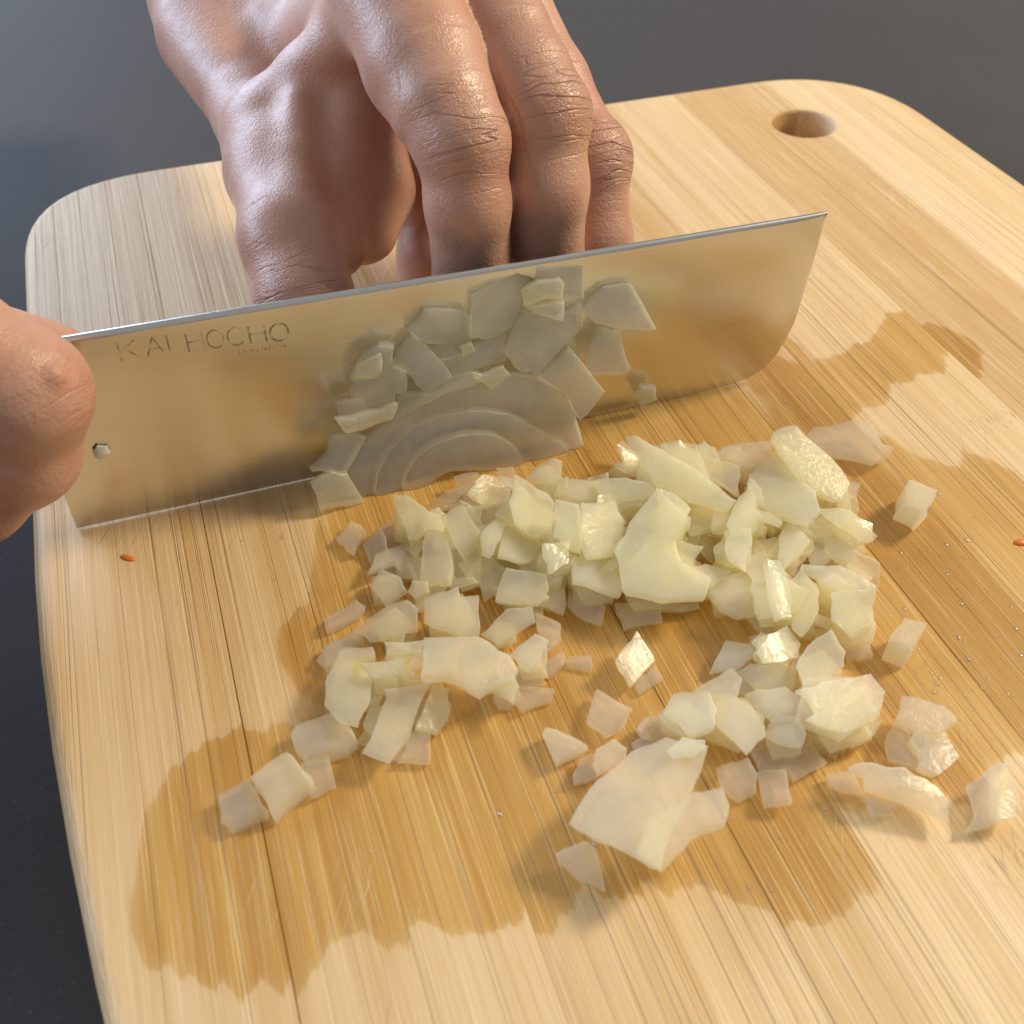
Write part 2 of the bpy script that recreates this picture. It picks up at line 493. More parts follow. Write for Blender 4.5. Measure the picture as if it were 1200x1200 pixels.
def surface_nets(fn, lo, hi, vox):
    lo, hi = np.array(lo, float), np.array(hi, float)
    B = 12
    nb = np.ceil((hi - lo) / (vox * B)).astype(int)
    N = nb * B + 1
    D = np.full(N, 9.0, np.float32)
    cs = np.stack(np.meshgrid(*[np.arange(k) for k in nb], indexing='ij'), -1).reshape(-1, 3)
    cen = lo + (cs + 0.5) * B * vox
    dc = fn(cen)
    half = B * vox * 0.5 * math.sqrt(3) + 2.5 * vox
    g = np.arange(B + 1)
    off = np.stack(np.meshgrid(g, g, g, indexing='ij'), -1).reshape(-1, 3)
    for c, d in zip(cs, dc):
        sl = tuple(slice(int(c[i]) * B, int(c[i]) * B + B + 1) for i in range(3))
        if abs(d) > half * 1.15:
            if d < 0: D[sl] = np.where(D[sl] == 9.0, -9.0, D[sl])
            continue
        p = lo + (c * B + off) * vox
        D[sl] = fn(p).reshape(B + 1, B + 1, B + 1)
    S = D < 0
    corners = [(i, j, k) for i in (0, 1) for j in (0, 1) for k in (0, 1)]
    cnt = np.zeros(N - 1, np.int8)
    for i, j, k in corners:
        cnt += S[i:N[0] - 1 + i, j:N[1] - 1 + j, k:N[2] - 1 + k]
    act = (cnt > 0) & (cnt < 8)
    idx = np.argwhere(act)
    vid = np.full(N - 1, -1, np.int32)
    vid[act] = np.arange(len(idx))
    pos = np.zeros((len(idx), 3)); w = np.zeros(len(idx))
    cv = {c: D[idx[:, 0] + c[0], idx[:, 1] + c[1], idx[:, 2] + c[2]] for c in corners}
    for c in corners:
        for ax in range(3):
            if c[ax] == 0:
                d = list(c); d[ax] = 1; d = tuple(d)
                a, b = cv[c], cv[d]
                m = (a < 0) != (b < 0)
                t = np.where(m, a / np.where(m, a - b, 1), 0)
                pt = np.tile(np.array(c, float), (len(idx), 1)); pt[:, ax] += t
                pos += pt * m[:, None]; w += m
    pos = lo + (idx + pos / np.maximum(w, 1)[:, None]) * vox
    faces = []
    for ax in range(3):
        u, v_ = (ax + 1) % 3, (ax + 2) % 3
        sl0 = [slice(None)] * 3; sl1 = [slice(None)] * 3
        sl0[ax] = slice(0, -1); sl1[ax] = slice(1, None)
        ch = S[tuple(sl0)] != S[tuple(sl1)]
        e = np.argwhere(ch)
        e = e[(e[:, u] > 0) & (e[:, v_] > 0) & (e[:, u] < N[u] - 1) & (e[:, v_] < N[v_] - 1)]
        flip = S[e[:, 0], e[:, 1], e[:, 2]]
        def cell(du, dv):
            q = e.copy(); q[:, u] -= du; q[:, v_] -= dv
            return vid[q[:, 0], q[:, 1], q[:, 2]]
        quad = np.stack([cell(1, 1), cell(0, 1), cell(0, 0), cell(1, 0)], 1)
        quad[~flip] = quad[~flip][:, ::-1]
        faces.append(quad)
    faces = np.concatenate(faces)
    faces = faces[(faces >= 0).all(1)]
    return pos, faces

def chain(p, pts, k=3.0):
    d = None
    for (a, ra), (b, rb) in zip(pts, pts[1:]):
        e = round_cone(p, a, b, ra, rb)
        d = e if d is None else smin(d, e, k)
    return d

def crease_attr(V, joints):
    """per vertex: arc length from the joint, sideways distance, weight (all mm)"""
    out = np.zeros((len(V), 3), np.float32)
    best = np.zeros(len(V))
    for prev, j, nxt, reach, wt in joints:
        d1 = (j - prev) / np.linalg.norm(j - prev)
        d2 = (nxt - j) / np.linalg.norm(nxt - j)
        bis = d1 - d2
        bis = bis / (np.linalg.norm(bis) + 1e-9)            # outside of the bend
        side = np.cross(d1, bis); side /= np.linalg.norm(side) + 1e-9
        q = V - j
        ax = (d1 + d2); ax /= np.linalg.norm(ax)
        s = q @ ax
        l = q @ side
        back = np.clip(((q @ bis) + 1.0) / 6.0, 0, 1)
        m = wt * np.exp(-(s / reach) ** 2) * np.exp(-(l / 9.5) ** 4) * back * (np.linalg.norm(q, axis=1) < 22)
        up = m > best
        out[up, 0] = s[up]; out[up, 1] = l[up] + 40 * (j[0] % 3); out[up, 2] = m[up]
        best = np.maximum(best, m)
    return out

def hand_object(name, fn, lo, hi, vox, joints, parent=None):
    V, Fc = surface_nets(fn, lo, hi, vox)
    # relax
    for _ in range(2):
        acc = np.zeros_like(V); c = np.zeros(len(V))
        for i in range(4):
            a, b = Fc[:, i], Fc[:, (i + 1) % 4]
            np.add.at(acc, a, V[b]); np.add.at(c, a, 1)
            np.add.at(acc, b, V[a]); np.add.at(c, b, 1)
        V = V * 0.5 + 0.5 * acc / np.maximum(c, 1)[:, None]
    m = bpy.data.meshes.new(name)
    m.vertices.add(len(V)); m.vertices.foreach_set("co", (V * MM).astype(np.float32).ravel())
    m.loops.add(len(Fc) * 4); m.loops.foreach_set("vertex_index", Fc.astype(np.int32).ravel())
    m.polygons.add(len(Fc)); m.polygons.foreach_set("loop_start", np.arange(0, len(Fc) * 4, 4, dtype=np.int32))
    m.polygons.foreach_set("use_smooth", np.ones(len(Fc), bool))
    m.update(calc_edges=True); m.validate()
    at = m.attributes.new("crease", 'FLOAT_VECTOR', 'POINT')
    at.data.foreach_set("vector", crease_attr(V, joints).ravel())
    return link(name, m, M_SKIN, parent)

def K(px, py, y, r): return (at_y(px, py, y), r)

def left_hand():
    A = np.array
    ix = [K(462, -12, 234, 13.6), K(497, 78, 217, 12.2), K(520, 125, 207, 10.4), K(541, 168, 200.5, 8.8), K(548, 238, 196.5, 8.5), (A([58.2, 197.5, 30]), 8.6), (A([57.0, 200, 8.0]), 7.6)]
    md = [K(533, -60, 244, 13.0), K(591, 45, 223, 9.7), K(616, 90, 214, 9.4), K(638, 136, 206, 8.9), K(639, 220, 200.5, 8.9), (A([75.8, 200, 30]), 8.7), (A([76.0, 203, 8.0]), 7.6)]
    rg = [K(575, -10, 258, 12.0), K(642, 100, 235, 9.4), K(690, 188, 216, 8.9), K(699, 285, 207.5, 8.2), (A([92, 206, 22]), 7.9), (A([91, 209, 7.5]), 7.0)]
    lt = [K(600, 50, 272, 11.0), K(636, 145, 252, 8.6), K(650, 235, 237, 8.0), (A([93, 228, 18]), 7.2), (A([90, 222, 7.0]), 6.6)]
    th = [K(326, 150, 252, 11.0), K(331, 205, 236, 11.6), K(341, 280, 214, 10.6), K(357, 350, 201, 9.8), K(392, 420, 196, 9.0), (A([31, 194.5, 12]), 8.4)]
    wr = at_y(352, 62, 292)
    fa = [(wr, 20.0), (at_y(292, 2, 322), 25.0), (at_y(215, -150, 420), 30.0), (at_y(190, -230, 470), 31.0)]
    web = [K(430, 26, 239, 8.5), K(362, 90, 247, 7.0), K(306, 148, 251, 8.5)]
    t1 = [at_y(310, 160, 253), at_y(436, 45, 242), at_y(392, 205, 238)]
    t2 = [at_y(325, 190, 240), at_y(412, 110, 243), at_y(388, 285, 219)]
    t3 = [at_y(395, 130, 250), at_y(440, 120, 250), at_y(425, 262, 228)]
    heel = [K(250, 40, 306, 15.0), K(303, 138, 268, 10.2), K(322, 205, 242, 10.5)]
    tendon = [K(350, 120, 238, 2.6), K(350, 180, 227, 2.6), K(350, 245, 213, 2.4)]
    tendon2 = [K(300, 140, 246, 2.8), K(306, 215, 231, 2.6), K(322, 290, 209, 2.4)]
    bulge = [K(428, 165, 243, 9.0), K(438, 222, 234, 9.2), K(428, 272, 226, 7.0)]
    curl = [K(520, 160, 262, 10.0), K(512, 235, 253, 9.4), K(506, 300, 246, 8.8), K(500, 352, 242, 8.0)]
    def fn(p):
        f = chain(p, ix)
        f = smin(f, np.linalg.norm(p - (ix[3][0] + A([0, -0.3, 0.6])), axis=1) - 9.1, 3.0)
        f2 = smin(chain(p, md), np.linalg.norm(p - (md[3][0] + A([0, -0.3, 0.6])), axis=1) - 9.2, 3.0)
        f3 = smin(chain(p, rg), np.linalg.norm(p - (rg[2][0] + A([0.3, -0.3, 0.6])), axis=1) - 9.0, 3.0)
        f4 = chain(p, lt)
        fg = smin(smin(f, f2, 0.9), smin(f3, f4, 0.9), 0.9)
        pm = tri_dist(p, ix[0][0], md[0][0], wr, 11.5)
        pm = smin(pm, tri_dist(p, md[0][0], rg[0][0], wr, 11.5), 4)
        pm = smin(pm, tri_dist(p, rg[0][0], lt[0][0], wr, 11.5), 4)
        pm = smin(pm, tri_dist(p, *t1, 6.0), 5)
        pm = smin(pm, chain(p, web), 4)
        pm = smin(pm, chain(p, fa, 8), 7)
        tb = chain(p, th, 4)
        tb = smin(tb, tri_dist(p, *t2, 8.2), 6)
        tb = smin(tb, chain(p, tendon, 2), 5)
        tb = smin(tb, chain(p, tendon2, 2), 5)
        pm = smin(pm, tb, 4)
        pm = smin(pm, chain(p, heel, 5), 5)
        pm = smin(pm, tri_dist(p, *t3, 6.5), 5)
        pm = smin(pm, chain(p, bulge), 5.0)
        pm = smin(pm, chain(p, curl), 2.0)
        return smin(fg, pm, 4.5)
    J = [(ix[2][0], ix[3][0], ix[4][0], 8.5, 1.0), (md[2][0], md[3][0], md[4][0], 8.5, 1.0), (rg[1][0], rg[2][0], rg[3][0], 8, 1.0),
         (th[2][0], th[3][0], th[4][0], 9, 0.7), (ix[4][0], ix[5][0], ix[6][0], 6, 0.7), (md[4][0], md[5][0], md[6][0], 6, 0.7)]
    o = hand_object("hand", fn, (-20, 184, -1), (132, 400, 112), 0.8, J)
    return tag(o, "wet bare hand steadying the food, fingers curled down behind the knife blade", "hand")

left_hand()

def right_hand():
    A = np.array
    ix = [K(-215, 330, 186, 13.0), K(-70, 404, 171, 11.2), K(29, 460, 165.0, 10.6), K(23, 528, 166, 9.9), (at_y(-30, 580, 171), 9.0), (at_y(-85, 570, 174), 8.0)]
    md = [K(-270, 400, 184, 12.5), K(-150, 470, 168, 11.0), K(-78, 540, 164.0, 10.8), K(-90, 610, 167, 9.8), (at_y(-150, 640, 172), 8.6)]
    rg = [K(-330, 460, 184, 12.0), K(-230, 540, 168, 10.6), K(-170, 600, 165.0, 10.2), K(-200, 670, 170, 9.0)]
    lt = [K(-390, 520, 186, 11.0), K(-310, 600, 170, 9.4), K(-260, 660, 168.0, 9.0), K(-290, 710, 172, 8.0)]
    wr = A([-150, 250, 52.0])
    fa = [(wr, 24.0), (A([-170, 330, 60]), 29.0), (A([-185, 400, 68]), 31.0)]
    th = [(A([-105, 225, 52]), 13.0), (A([-72, 204, 48]), 11.0), (A([-48, 197, 42]), 9.5), (A([-30, 194, 33]), 8.5)]
    wart = None
    def fn(p):
        f = smin(chain(p, ix), chain(p, md), 1.0)
        f2 = smin(chain(p, rg), chain(p, lt), 1.0)
        f = smin(f, f2, 1.0)
        pm = tri_dist(p, ix[0][0], md[0][0], wr, 13)
        pm = smin(pm, tri_dist(p, md[0][0], rg[0][0], wr, 13), 4)
        pm = smin(pm, tri_dist(p, rg[0][0], lt[0][0], wr, 12), 4)
        pm = smin(pm, chain(p, fa, 8), 8)
        pm = smin(pm, chain(p, th, 4), 5)
        d = smin(f, pm, 4)
        return d if wart is None else smin(d, np.linalg.norm(p - wart, axis=1) - 1.5, 1.3)
    J = [(ix[1][0], ix[2][0], ix[3][0], 9, 0.20)]
    # the small wart sits where the knuckle's skin is
    ray_pts = np.array([at_y(66, 441, y) for y in np.linspace(146, 172, 260)])
    hit = np.argmax(fn(ray_pts) < 0.0)
    wart = ray_pts[hit] if hit else None
    o = hand_object("hand", fn, (-185, 140, -14), (-8, 345, 100), 0.9, J)
    return tag(o, "bare hand gripping the knife by its handle, bent knuckle against the blade", "hand")

right_hand()

# ------------------------------------------------------------------ knife
def knife():
    root = empty("kitchen_knife", (0.045, 0.182, 0.0))
    tag(root, "square-ended steel vegetable knife standing edge down on the board", "knife")
    def child(name, mesh, mat, parent=None):
        o = link(name, mesh, mat, None)
        o.parent = parent or root
        o.matrix_parent_inverse = (parent or root).matrix_basis.inverted() if parent is None else root.matrix_basis.inverted() @ root.matrix_basis
        return o
    # outline in (x, z); the far end drops straight from the spine and rounds into the edge
    outline = [(-34.6, 0.35), (0, 0.2), (40, 0.15), (80, 0.15), (108, 0.2), (118.5, 0.7), (122.5, 1.6), (126, 3.4), (128.8, 6.4), (130.7, 10.5), (132.2, 15.5),
               (133.3, 24), (134.0, 34), (134.7, 43.2), (134.2, 43.7), (80, 44.4), (30, 45.1), (-30, 46.3), (-34.0, 46.4), (-34.3, 25)]
    def half(x, z):
        # distance above the cutting edge sets the wedge
        top = 46.4 - (x + 34) * 0.0165
        k = max(0.0, min(1.0, z / top))
        if x > 118: k = max(0.0, min(k, 1.0))
        return 0.10 + 0.20 * min(1, z / 3.0) + 0.85 * k
    xs = np.linspace(-34.3, 134.6, 60)
    # build as a strip grid so that the flat faces stay smooth
    def zlow(x):
        pts = outline[:14]
        for (xa, za), (xb, zb) in zip(pts, pts[1:]):
            if xa <= x <= xb: return za + (zb - za) * (x - xa) / max(1e-6, xb - xa)
        return pts[0][1]
    xs = np.array(sorted(set(list(np.linspace(-34.3, 118, 40)) + [x for x, _ in outline[5:14]])))
    zt = lambda x: 46.4 - (x + 34.0) * 0.0168
    rows = [0, 0.03, 0.10, 0.35, 0.7, 0.975, 0.988, 0.996, 1.0]
    verts, faces = [], []
    for side in (-1, 1):
        for x in xs:
            lo_, hi_ = zlow(x), zt(x)
            for r in rows:
                z = lo_ + (hi_ - lo_) * r
                hw = 0.10 + min(1, (z - lo_) / 3.0) * 0.16 + 0.62 * max(0, (z - lo_)) / 46.0
                hw *= {0.975: 0.98, 0.988: 0.86, 0.996: 0.58, 1.0: 0.22}.get(r, 1.0)
                verts.append((x, 182 + side * hw, z))
    nx, nr = len(xs), len(rows)
    vid = lambda s, i, j: s * nx * nr + i * nr + j
    for i in range(nx - 1):
        for j in range(nr - 1):
            faces.append((vid(0, i, j), vid(0, i + 1, j), vid(0, i + 1, j + 1), vid(0, i, j + 1)))
            faces.append((vid(1, i, j + 1), vid(1, i + 1, j + 1), vid(1, i + 1, j), vid(1, i, j)))
        faces.append((vid(0, i, nr - 1), vid(0, i + 1, nr - 1), vid(1, i + 1, nr - 1), vid(1, i, nr - 1)))
        faces.append((vid(0, i + 1, 0), vid(0, i, 0), vid(1, i, 0), vid(1, i + 1, 0)))
    for j in range(nr - 1):
        faces.append((vid(0, 0, j), vid(0, 0, j + 1), vid(1, 0, j + 1), vid(1, 0, j)))
        e = nx - 1
        faces.append((vid(0, e, j + 1), vid(0, e, j), vid(1, e, j), vid(1, e, j + 1)))
    bme = mesh_from(verts, faces, True)
    bme.set_sharp_from_angle(angle=math.radians(50))
    blade = child("blade", bme, M_STEEL)
    # neck, bolster and handle, inside the gripping hand
    def tube(name, secs, mat):
        vs, fs, n = [], [], 20
        for x, hy, hz, cz in secs:
            for i in range(n):
                a = 2 * math.pi * i / n
                ca, sa = math.cos(a), math.sin(a)
                k = (abs(ca) ** 3 + abs(sa) ** 3) ** (-1 / 3)
                vs.append((x, 182 + hy * ca * k, cz + hz * sa * k))
        m = len(secs)
        for s in range(m - 1):
            for i in range(n):
                fs.append((s * n + i, s * n + (i + 1) % n, (s + 1) * n + (i + 1) % n, (s + 1) * n + i))
        fs.append(tuple(range(n))[::-1]); fs.append(tuple((m - 1) * n + i for i in range(n)))
        return child(name, mesh_from(vs, fs, True), mat)
    tube("bolster", [(-33, 1.2, 8, 37), (-38, 4, 10, 36), (-44, 8, 11.5, 35), (-54, 8.2, 11.5, 35)], M_BOLSTER)
    tube("handle", [(-54.2, 8.4, 11.8, 35), (-80, 9, 12.5, 34), (-120, 9.2, 13, 33), (-155, 9, 12.5, 33), (-164, 8, 11, 33), (-167, 5, 7, 33)], M_HANDLE)
    # etched lettering, worn thin
    glyph = {'K': [[(0, 0), (0, 1)], [(0.72, 1), (0.05, 0.45)], [(0.25, 0.6), (0.78, 0)]],
             'A': [[(0, 0), (0.4, 1), (0.8, 0)], [(0.16, 0.36), (0.64, 0.36)]],
             'I': [[(0.1, 0), (0.1, 1)]],
             'H': [[(0, 0), (0, 1)], [(0.75, 0), (0.75, 1)], [(0, 0.52), (0.75, 0.52)]],
             'O': [[(0.45 + 0.45 * math.cos(a * math.pi / 8), 0.5 + 0.5 * math.sin(a * math.pi / 8)) for a in range(17)]],
             'C': [[(0.45 + 0.45 * math.cos(a * math.pi / 8), 0.5 + 0.5 * math.sin(a * math.pi / 8)) for a in range(2, 15)]]}
    def face_y(x, z): return 182 - (0.10 + 0.16 + 0.62 * max(0, z - 0.2) / 46.0) - 0.015
    def strokes(paths, w):
        vs, fs = [], []
        for path in paths:
            for (xa, za), (xb, zb) in zip(path, path[1:]):
                d = np.array([xb - xa, zb - za]); L = np.linalg.norm(d)
                if L < 1e-6: continue
                d /= L; nn = np.array([-d[1], d[0]]) * w / 2
                q = [(xa - nn[0], za - nn[1]), (xb - nn[0], zb - nn[1]), (xb + nn[0], zb + nn[1]), (xa + nn[0], za + nn[1])]
                i = len(vs)
                for x, z in q: vs.append((x, face_y(x, z), z))
                for x, z in q: vs.append((x, face_y(x, z) + 0.03, z))
                fs += [(i, i + 1, i + 2, i + 3), (i + 4, i + 7, i + 6, i + 5)] + [(i + a, i + 4 + a, i + 4 + (a + 1) % 4, i + (a + 1) % 4) for a in range(4)]
        return mesh_from(vs, fs)
    for ch, px0, px1, py in (('K', 139, 162, 410), ('A', 170, 191, 405), ('I', 194, 200, 403), ('H', 219, 238, 400), ('O', 242, 262, 397),
                             ('C', 266, 284, 394), ('H', 292, 311, 391), ('O', 316, 338, 389)):
        a, b = at_y(px0, py, 181.3), at_y(px1, py, 181.3)
        zc = (a[2] + b[2]) / 2
        wd, ht = (b[0] - a[0]), 4.1
        gw = max(x for pth in glyph[ch] for x, _ in pth)
        gw = max(gw, 0.2)
        paths = [[(a[0] + x / gw * wd, zc - ht / 2 + z * ht) for x, z in pth] for pth in glyph[ch]]
        child("letter", strokes(paths, 0.30 + 0.13 * (px0 > 285)), M_INK)
    # tiny illegible maker's line under the word
    rr = random.Random(5)
    tiny = []
    for k in range(13):
        px = 280 + k * 4.4
        a = at_y(px, 413 - k * 0.72, 181.3)
        h = 0.55
        tiny.append([(a[0], a[2] - h), (a[0] + rr.uniform(-0.25, 0.25), a[2] + h * rr.uniform(0.2, 1))])
        if rr.random() < 0.6: tiny.append([(a[0], a[2]), (a[0] + 0.5, a[2] + rr.uniform(-0.5, 0.5))])
    child("fine_print", strokes(tiny, 0.13), M_INK)
    return root

knife()

# ------------------------------------------------------------------ onion
def onion_mesh(top, nrm, th, rr, cup=0.0, floor=0.12, taper=None, shell=0.0):
    """a cut piece: top outline (mm, 3-D, roughly planar), extruded against its normal"""
    top = np.array(top, float)
    # mid points with a little wander, so that edges are not ruled lines
    pts = []
    n0 = len(top)
    cen = top.mean(0)
    for i in range(n0):
        a, b = top[i], top[(i + 1) % n0]
        pts.append(a)
        L = np.linalg.norm(b - a)
        side = np.cross(nrm, b - a) / max(L, 1e-6)
        if L > 4.0:
            t1 = rr.uniform(0.22, 0.42); t2 = rr.uniform(0.58, 0.8)
            pts.append(a + (b - a) * t1 + side * L * rr.uniform(-0.06, 0.05))
            pts.append(a + (b - a) * t2 + side * L * rr.uniform(-0.06, 0.05))
        elif L > 1.8:
            pts.append((a + b) / 2 + side * L * rr.uniform(-0.08, 0.07))
    P = np.array(pts)
    n = len(P)
    size = max(np.linalg.norm(P - cen, axis=1).mean(), 0.5)
    verts, faces = [], []
    taper = rr.uniform(0.9, 1.02) if taper is None else taper
    skew = np.array([rr.uniform(-1, 1), rr.uniform(-1, 1), 0]) * th * 0.22
    skew = skew - nrm * (skew @ nrm)
    bev = min(0.14, th * 0.12)
    rings = [(0.5, 0.0), (max(0.6, 1 - bev / size), 0.0), (1.0, bev), (1.0, None), (0.93, None)]
    for k, (s, d) in enumerate(rings):
        for q in P:
            r = cen + (q - cen) * s
            bend = cup * size * (1 - s * s) if k < 2 else 0
            if k < 3:
                v_ = r + nrm * (bend - (d or 0))
            else:
                v_ = cen + (q - cen) * taper * s + skew - nrm * (th - (bev if k == 3 else 0))
            verts.append(v_)
    verts.append(cen + nrm * cup * size)
    verts.append(cen - nrm * (th - 0.5 * abs(cup) * size * (1 if cup > 0 else 0)) + skew)
    V = np.array(verts)
    if shell:
        ang = rr.uniform(0, math.pi)
        ax = np.array([math.cos(ang), math.sin(ang), 0.0]); ax = ax - nrm * (ax @ nrm); ax /= np.linalg.norm(ax)
        pr = (V - cen) @ ax
        V = V - nrm * (np.minimum(pr * pr, 36.0) / (2 * shell) - size * size / (4 * shell))[:, None]
    V[:, 2] = np.maximum(V[:, 2], floor + np.array([0.02 * (i % 5) for i in range(len(V))]))
    ct, cb = len(V) - 2, len(V) - 1
    for i in range(n):
        j = (i + 1) % n
        faces.append((ct, i, j))
        for k in range(len(rings) - 1):
            faces.append((k * n + i, (k + 1) * n + i, (k + 1) * n + j, k * n + j))
        faces.append((cb, (len(rings) - 1) * n + j, (len(rings) - 1) * n + i))
    return V, faces

def add_onion(V, faces, name, mat, label, group=None):
    bm_c = V.mean(0)
    base = np.array([bm_c[0], bm_c[1], V[:, 2].min()])
    m = mesh_from(V - base, faces, True)
    o = link(name, m, mat)
    o.location = tuple(base * MM)
    tag(o, label, "onion piece", group)
    bm = bmesh.new(); bm.from_mesh(m)
    bmesh.ops.recalc_face_normals(bm, faces=bm.faces)
    for e in bm.edges:
        if len(e.link_faces) == 2 and e.calc_face_angle() > 0.5: e.smooth = False
    bm.to_mesh(m); bm.free()
    return o

CROPS = {'A': (380, 480, 3.0), 'B': (700, 480, 3.0), 'C': (600, 680, 3.0), 'D': (800, 700, 3.0), 'E': (220, 600, 3.0), 'F': (340, 280, 3.0), 'G': (680, 200, 3.0), 'H': (940, 440, 4.285)}
def to_px(crop, pts):
    ox, oy, s = CROPS[crop]
    return [(ox + x / s, oy + y / s) for x, y in pts]

HEAP = "chopped onion heap"
L_BURIED = "pale onion flake showing between the larger pieces of the heap"
L_HEAP = "small pale translucent onion piece in the big heap in front of the blade"
L_TRAIL = "pale chopped onion piece in the loose trail left of the heap"
L_LOW = "pale chopped onion piece in the low cluster behind the large flat slice"
G_TRAIL, G_LOW = "onion trail beside the heap", "low onion cluster"

flat_jobs = []
def lay(crop, z, pts, label=L_HEAP, group=HEAP, th=None, tilt=None, cup=None, mat=None, fill=True):
    flat_jobs.append((crop, z, pts, label, group, th, tilt, cup, mat, fill))

# --- the big heap
for z, p in [
    (8, [(240,300),(290,300),(350,340),(390,370),(330,460),(295,455)]), (7, [(345,370),(400,340),(435,370),(420,440),(350,430)]),
    (6.5, [(365,420),(420,430),(445,540),(440,610),(360,620),(335,600)]), (5, [(440,350),(560,335),(555,480),(440,490),(430,420)]),
    (4.5, [(450,500),(550,490),(550,610),(480,635),(450,590)]), (4, [(490,320),(540,275),(660,270),(640,320),(560,340),(490,345)]),
    (6, [(570,350),(660,300),(680,390),(610,450),(560,440)]), (9, [(555,430),(600,385),(625,360),(655,390),(620,460),(590,510),(560,490)]),
    (7.5, [(625,420),(670,410),(760,440),(770,500),(700,540),(610,515)]), (10.5, [(650,320),(670,220),(710,240),(780,290),(810,330),(800,450),(720,440),(670,400)]),
    (8, [(710,240),(760,190),(800,170),(835,180),(835,240),(810,270),(760,260)]), (13, [(815,310),(895,330),(905,500),(870,490),(805,440)]),
    (8, [(830,245),(950,250),(1000,290),(1040,330),(900,320),(810,290)]), (11, [(900,330),(1020,310),(1060,390),(1040,500),(940,510),(905,430)]),
    (9.5, [(940,250),(1060,240),(1160,270),(1170,310),(1020,335),(960,295)]), (10.5, [(770,470),(870,460),(860,540),(795,580)]),
    (7, [(640,550),(780,580),(790,630),(750,690),(600,675)]), (7.5, [(870,520),(960,500),(1050,540),(1040,660),(940,620),(880,600)]),
    (3, [(860,600),(940,630),(990,690),(975,750),(900,720),(855,680)]), (2.4, [(1020,680),(1180,670),(1190,740),(1050,770)]),
    (4, [(790,600),(860,570),(845,710),(760,680)]), (2.2, [(170,500),(180,420),(260,370),(280,440),(290,460),(220,480)]),
    (3.2, [(150,580),(180,500),(340,460),(340,520),(270,570),(240,545)]), (4, [(160,620),(200,560),(270,590),(290,640),(220,695)]),
    (2, [(275,590),(340,530),(335,590)]), (6, [(290,640),(310,600),(360,600),(370,640),(320,665)]),
    (7, [(355,660),(470,620),(480,660),(545,650),(545,790),(480,800),(350,740)]), (6, [(550,790),(600,740),(640,700),(730,690),(740,740),(640,800),(610,830)]),
    (7.5, [(650,860),(740,785),(790,810),(750,900),(720,920)]), (3, [(740,710),(830,750),(830,800),(790,840),(750,780)]),
    (4.0, [(545,500),(600,520),(640,560),(600,640),(560,660),(540,600)]), (5.0, [(260,370),(300,330),(330,440),(300,470)]),
    (3.0, [(380,620),(470,600),(470,640),(400,660)]),(6.0, [(680,540),(760,500),(790,580),(700,570)]),
]: lay('A', z, p)
for z, p in [
    (10, [(220,120),(290,105),(330,140),(460,190),(500,200),(500,310),(380,230),(240,145)]),
    (5, [(330,140),(375,105),(400,130),(380,160)]), (5, [(55,190),(125,165),(180,240),(100,215)]), (6, [(415,150),(440,125),(620,115),(600,190),(510,200),(440,170)]),
    (8.5, [(530,230),(640,120),(720,200),(780,340),(730,390),(640,355),(590,350)]),
    (9.5, [(535,245),(560,310),(560,420),(470,440),(455,400),(480,340)]), (10, [(445,430),(480,405),(540,415),(545,470),(520,550),(455,510)]),
    (7, [(640,440),(680,385),(750,460),(700,520),(655,560),(635,510)]), (5, [(550,460),(630,445),(640,540),(590,555),(545,510)]),
    (6, [(745,390),(840,360),(850,420),(800,450),(750,440)]), (8, [(785,340),(850,340),(970,400),(975,455),(930,460),(850,410)]),
    (5, [(800,450),(900,450),(920,480),(905,560),(850,540),(800,490)]), (4, [(855,300),(885,300),(895,360),(850,340)]),
    (11, [(590,525),(635,530),(680,640),(680,735),(640,740)]), (8, [(680,600),(720,550),(780,640),(780,700),(720,800),(685,770),(685,690)]),
    (9, [(720,540),(850,545),(980,620),(960,640),(850,640),(790,600)]), (9, [(830,640),(980,620),(975,670),(960,740),(905,805),(830,740)]),
    (3, [(870,810),(950,790),(970,860),(880,870)]), (5, [(400,640),(410,600),(520,560),(600,570),(620,690),(500,730),(440,700)]),
    (3, [(280,450),(420,420),(450,500),(340,530),(300,500)]),
    (12.5, [(210,270),(270,290),(330,350),(290,440),(235,440)]), (6, [(340,330),(460,370),(420,420),(320,430),(310,390)]),
    (8, [(90,260),(200,290),(190,340),(80,330)]), (9, [(0,300),(60,290),(80,380),(0,420)]), (6, [(150,560),(90,480),(0,470),(10,600),(90,640)]),
    (4, [(720,470),(800,440),(820,520),(760,550)]), (5, [(560,300),(600,350),(660,370),(630,430),(570,430)]),
    (7, [(300,560),(380,540),(470,570),(400,620),(310,600)]),
]: lay('B', z, p)
lay('B', 12.5, [(95,95),(135,90),(230,140),(300,180),(400,250),(490,320),(460,358),(360,330),(200,260),(130,150)], "long pointed onion shard lying slanted on top of the heap", None, 2.2, (0.25, 0.35), 0.05)
lay('B', 11, [(110,400),(210,280),(330,380),(270,450),(300,540),(400,590),(380,660),(220,670),(90,640),(60,500)], "broad bright three-cornered onion piece on top of the heap", None, 2.4, (0.05, 0.2), 0.05)
lay('B', 10, [(615,80),(650,60),(700,55),(740,100),(860,210),(890,260),(860,325),(780,290),(700,220),(640,130)], "long thick onion strip crossing the far right of the heap", None, 2.6, (-0.1, 0.3), 0.06)
lay('B', 4, [(745,145),(720,110),(760,60),(900,35),(975,50),(1000,120),(1040,135),(1035,155),(975,185),(900,165)], "wide curved onion shell lying flat beyond the right end of the heap", None, 1.8, (0.02, 0.12), 0.10, 'thin')
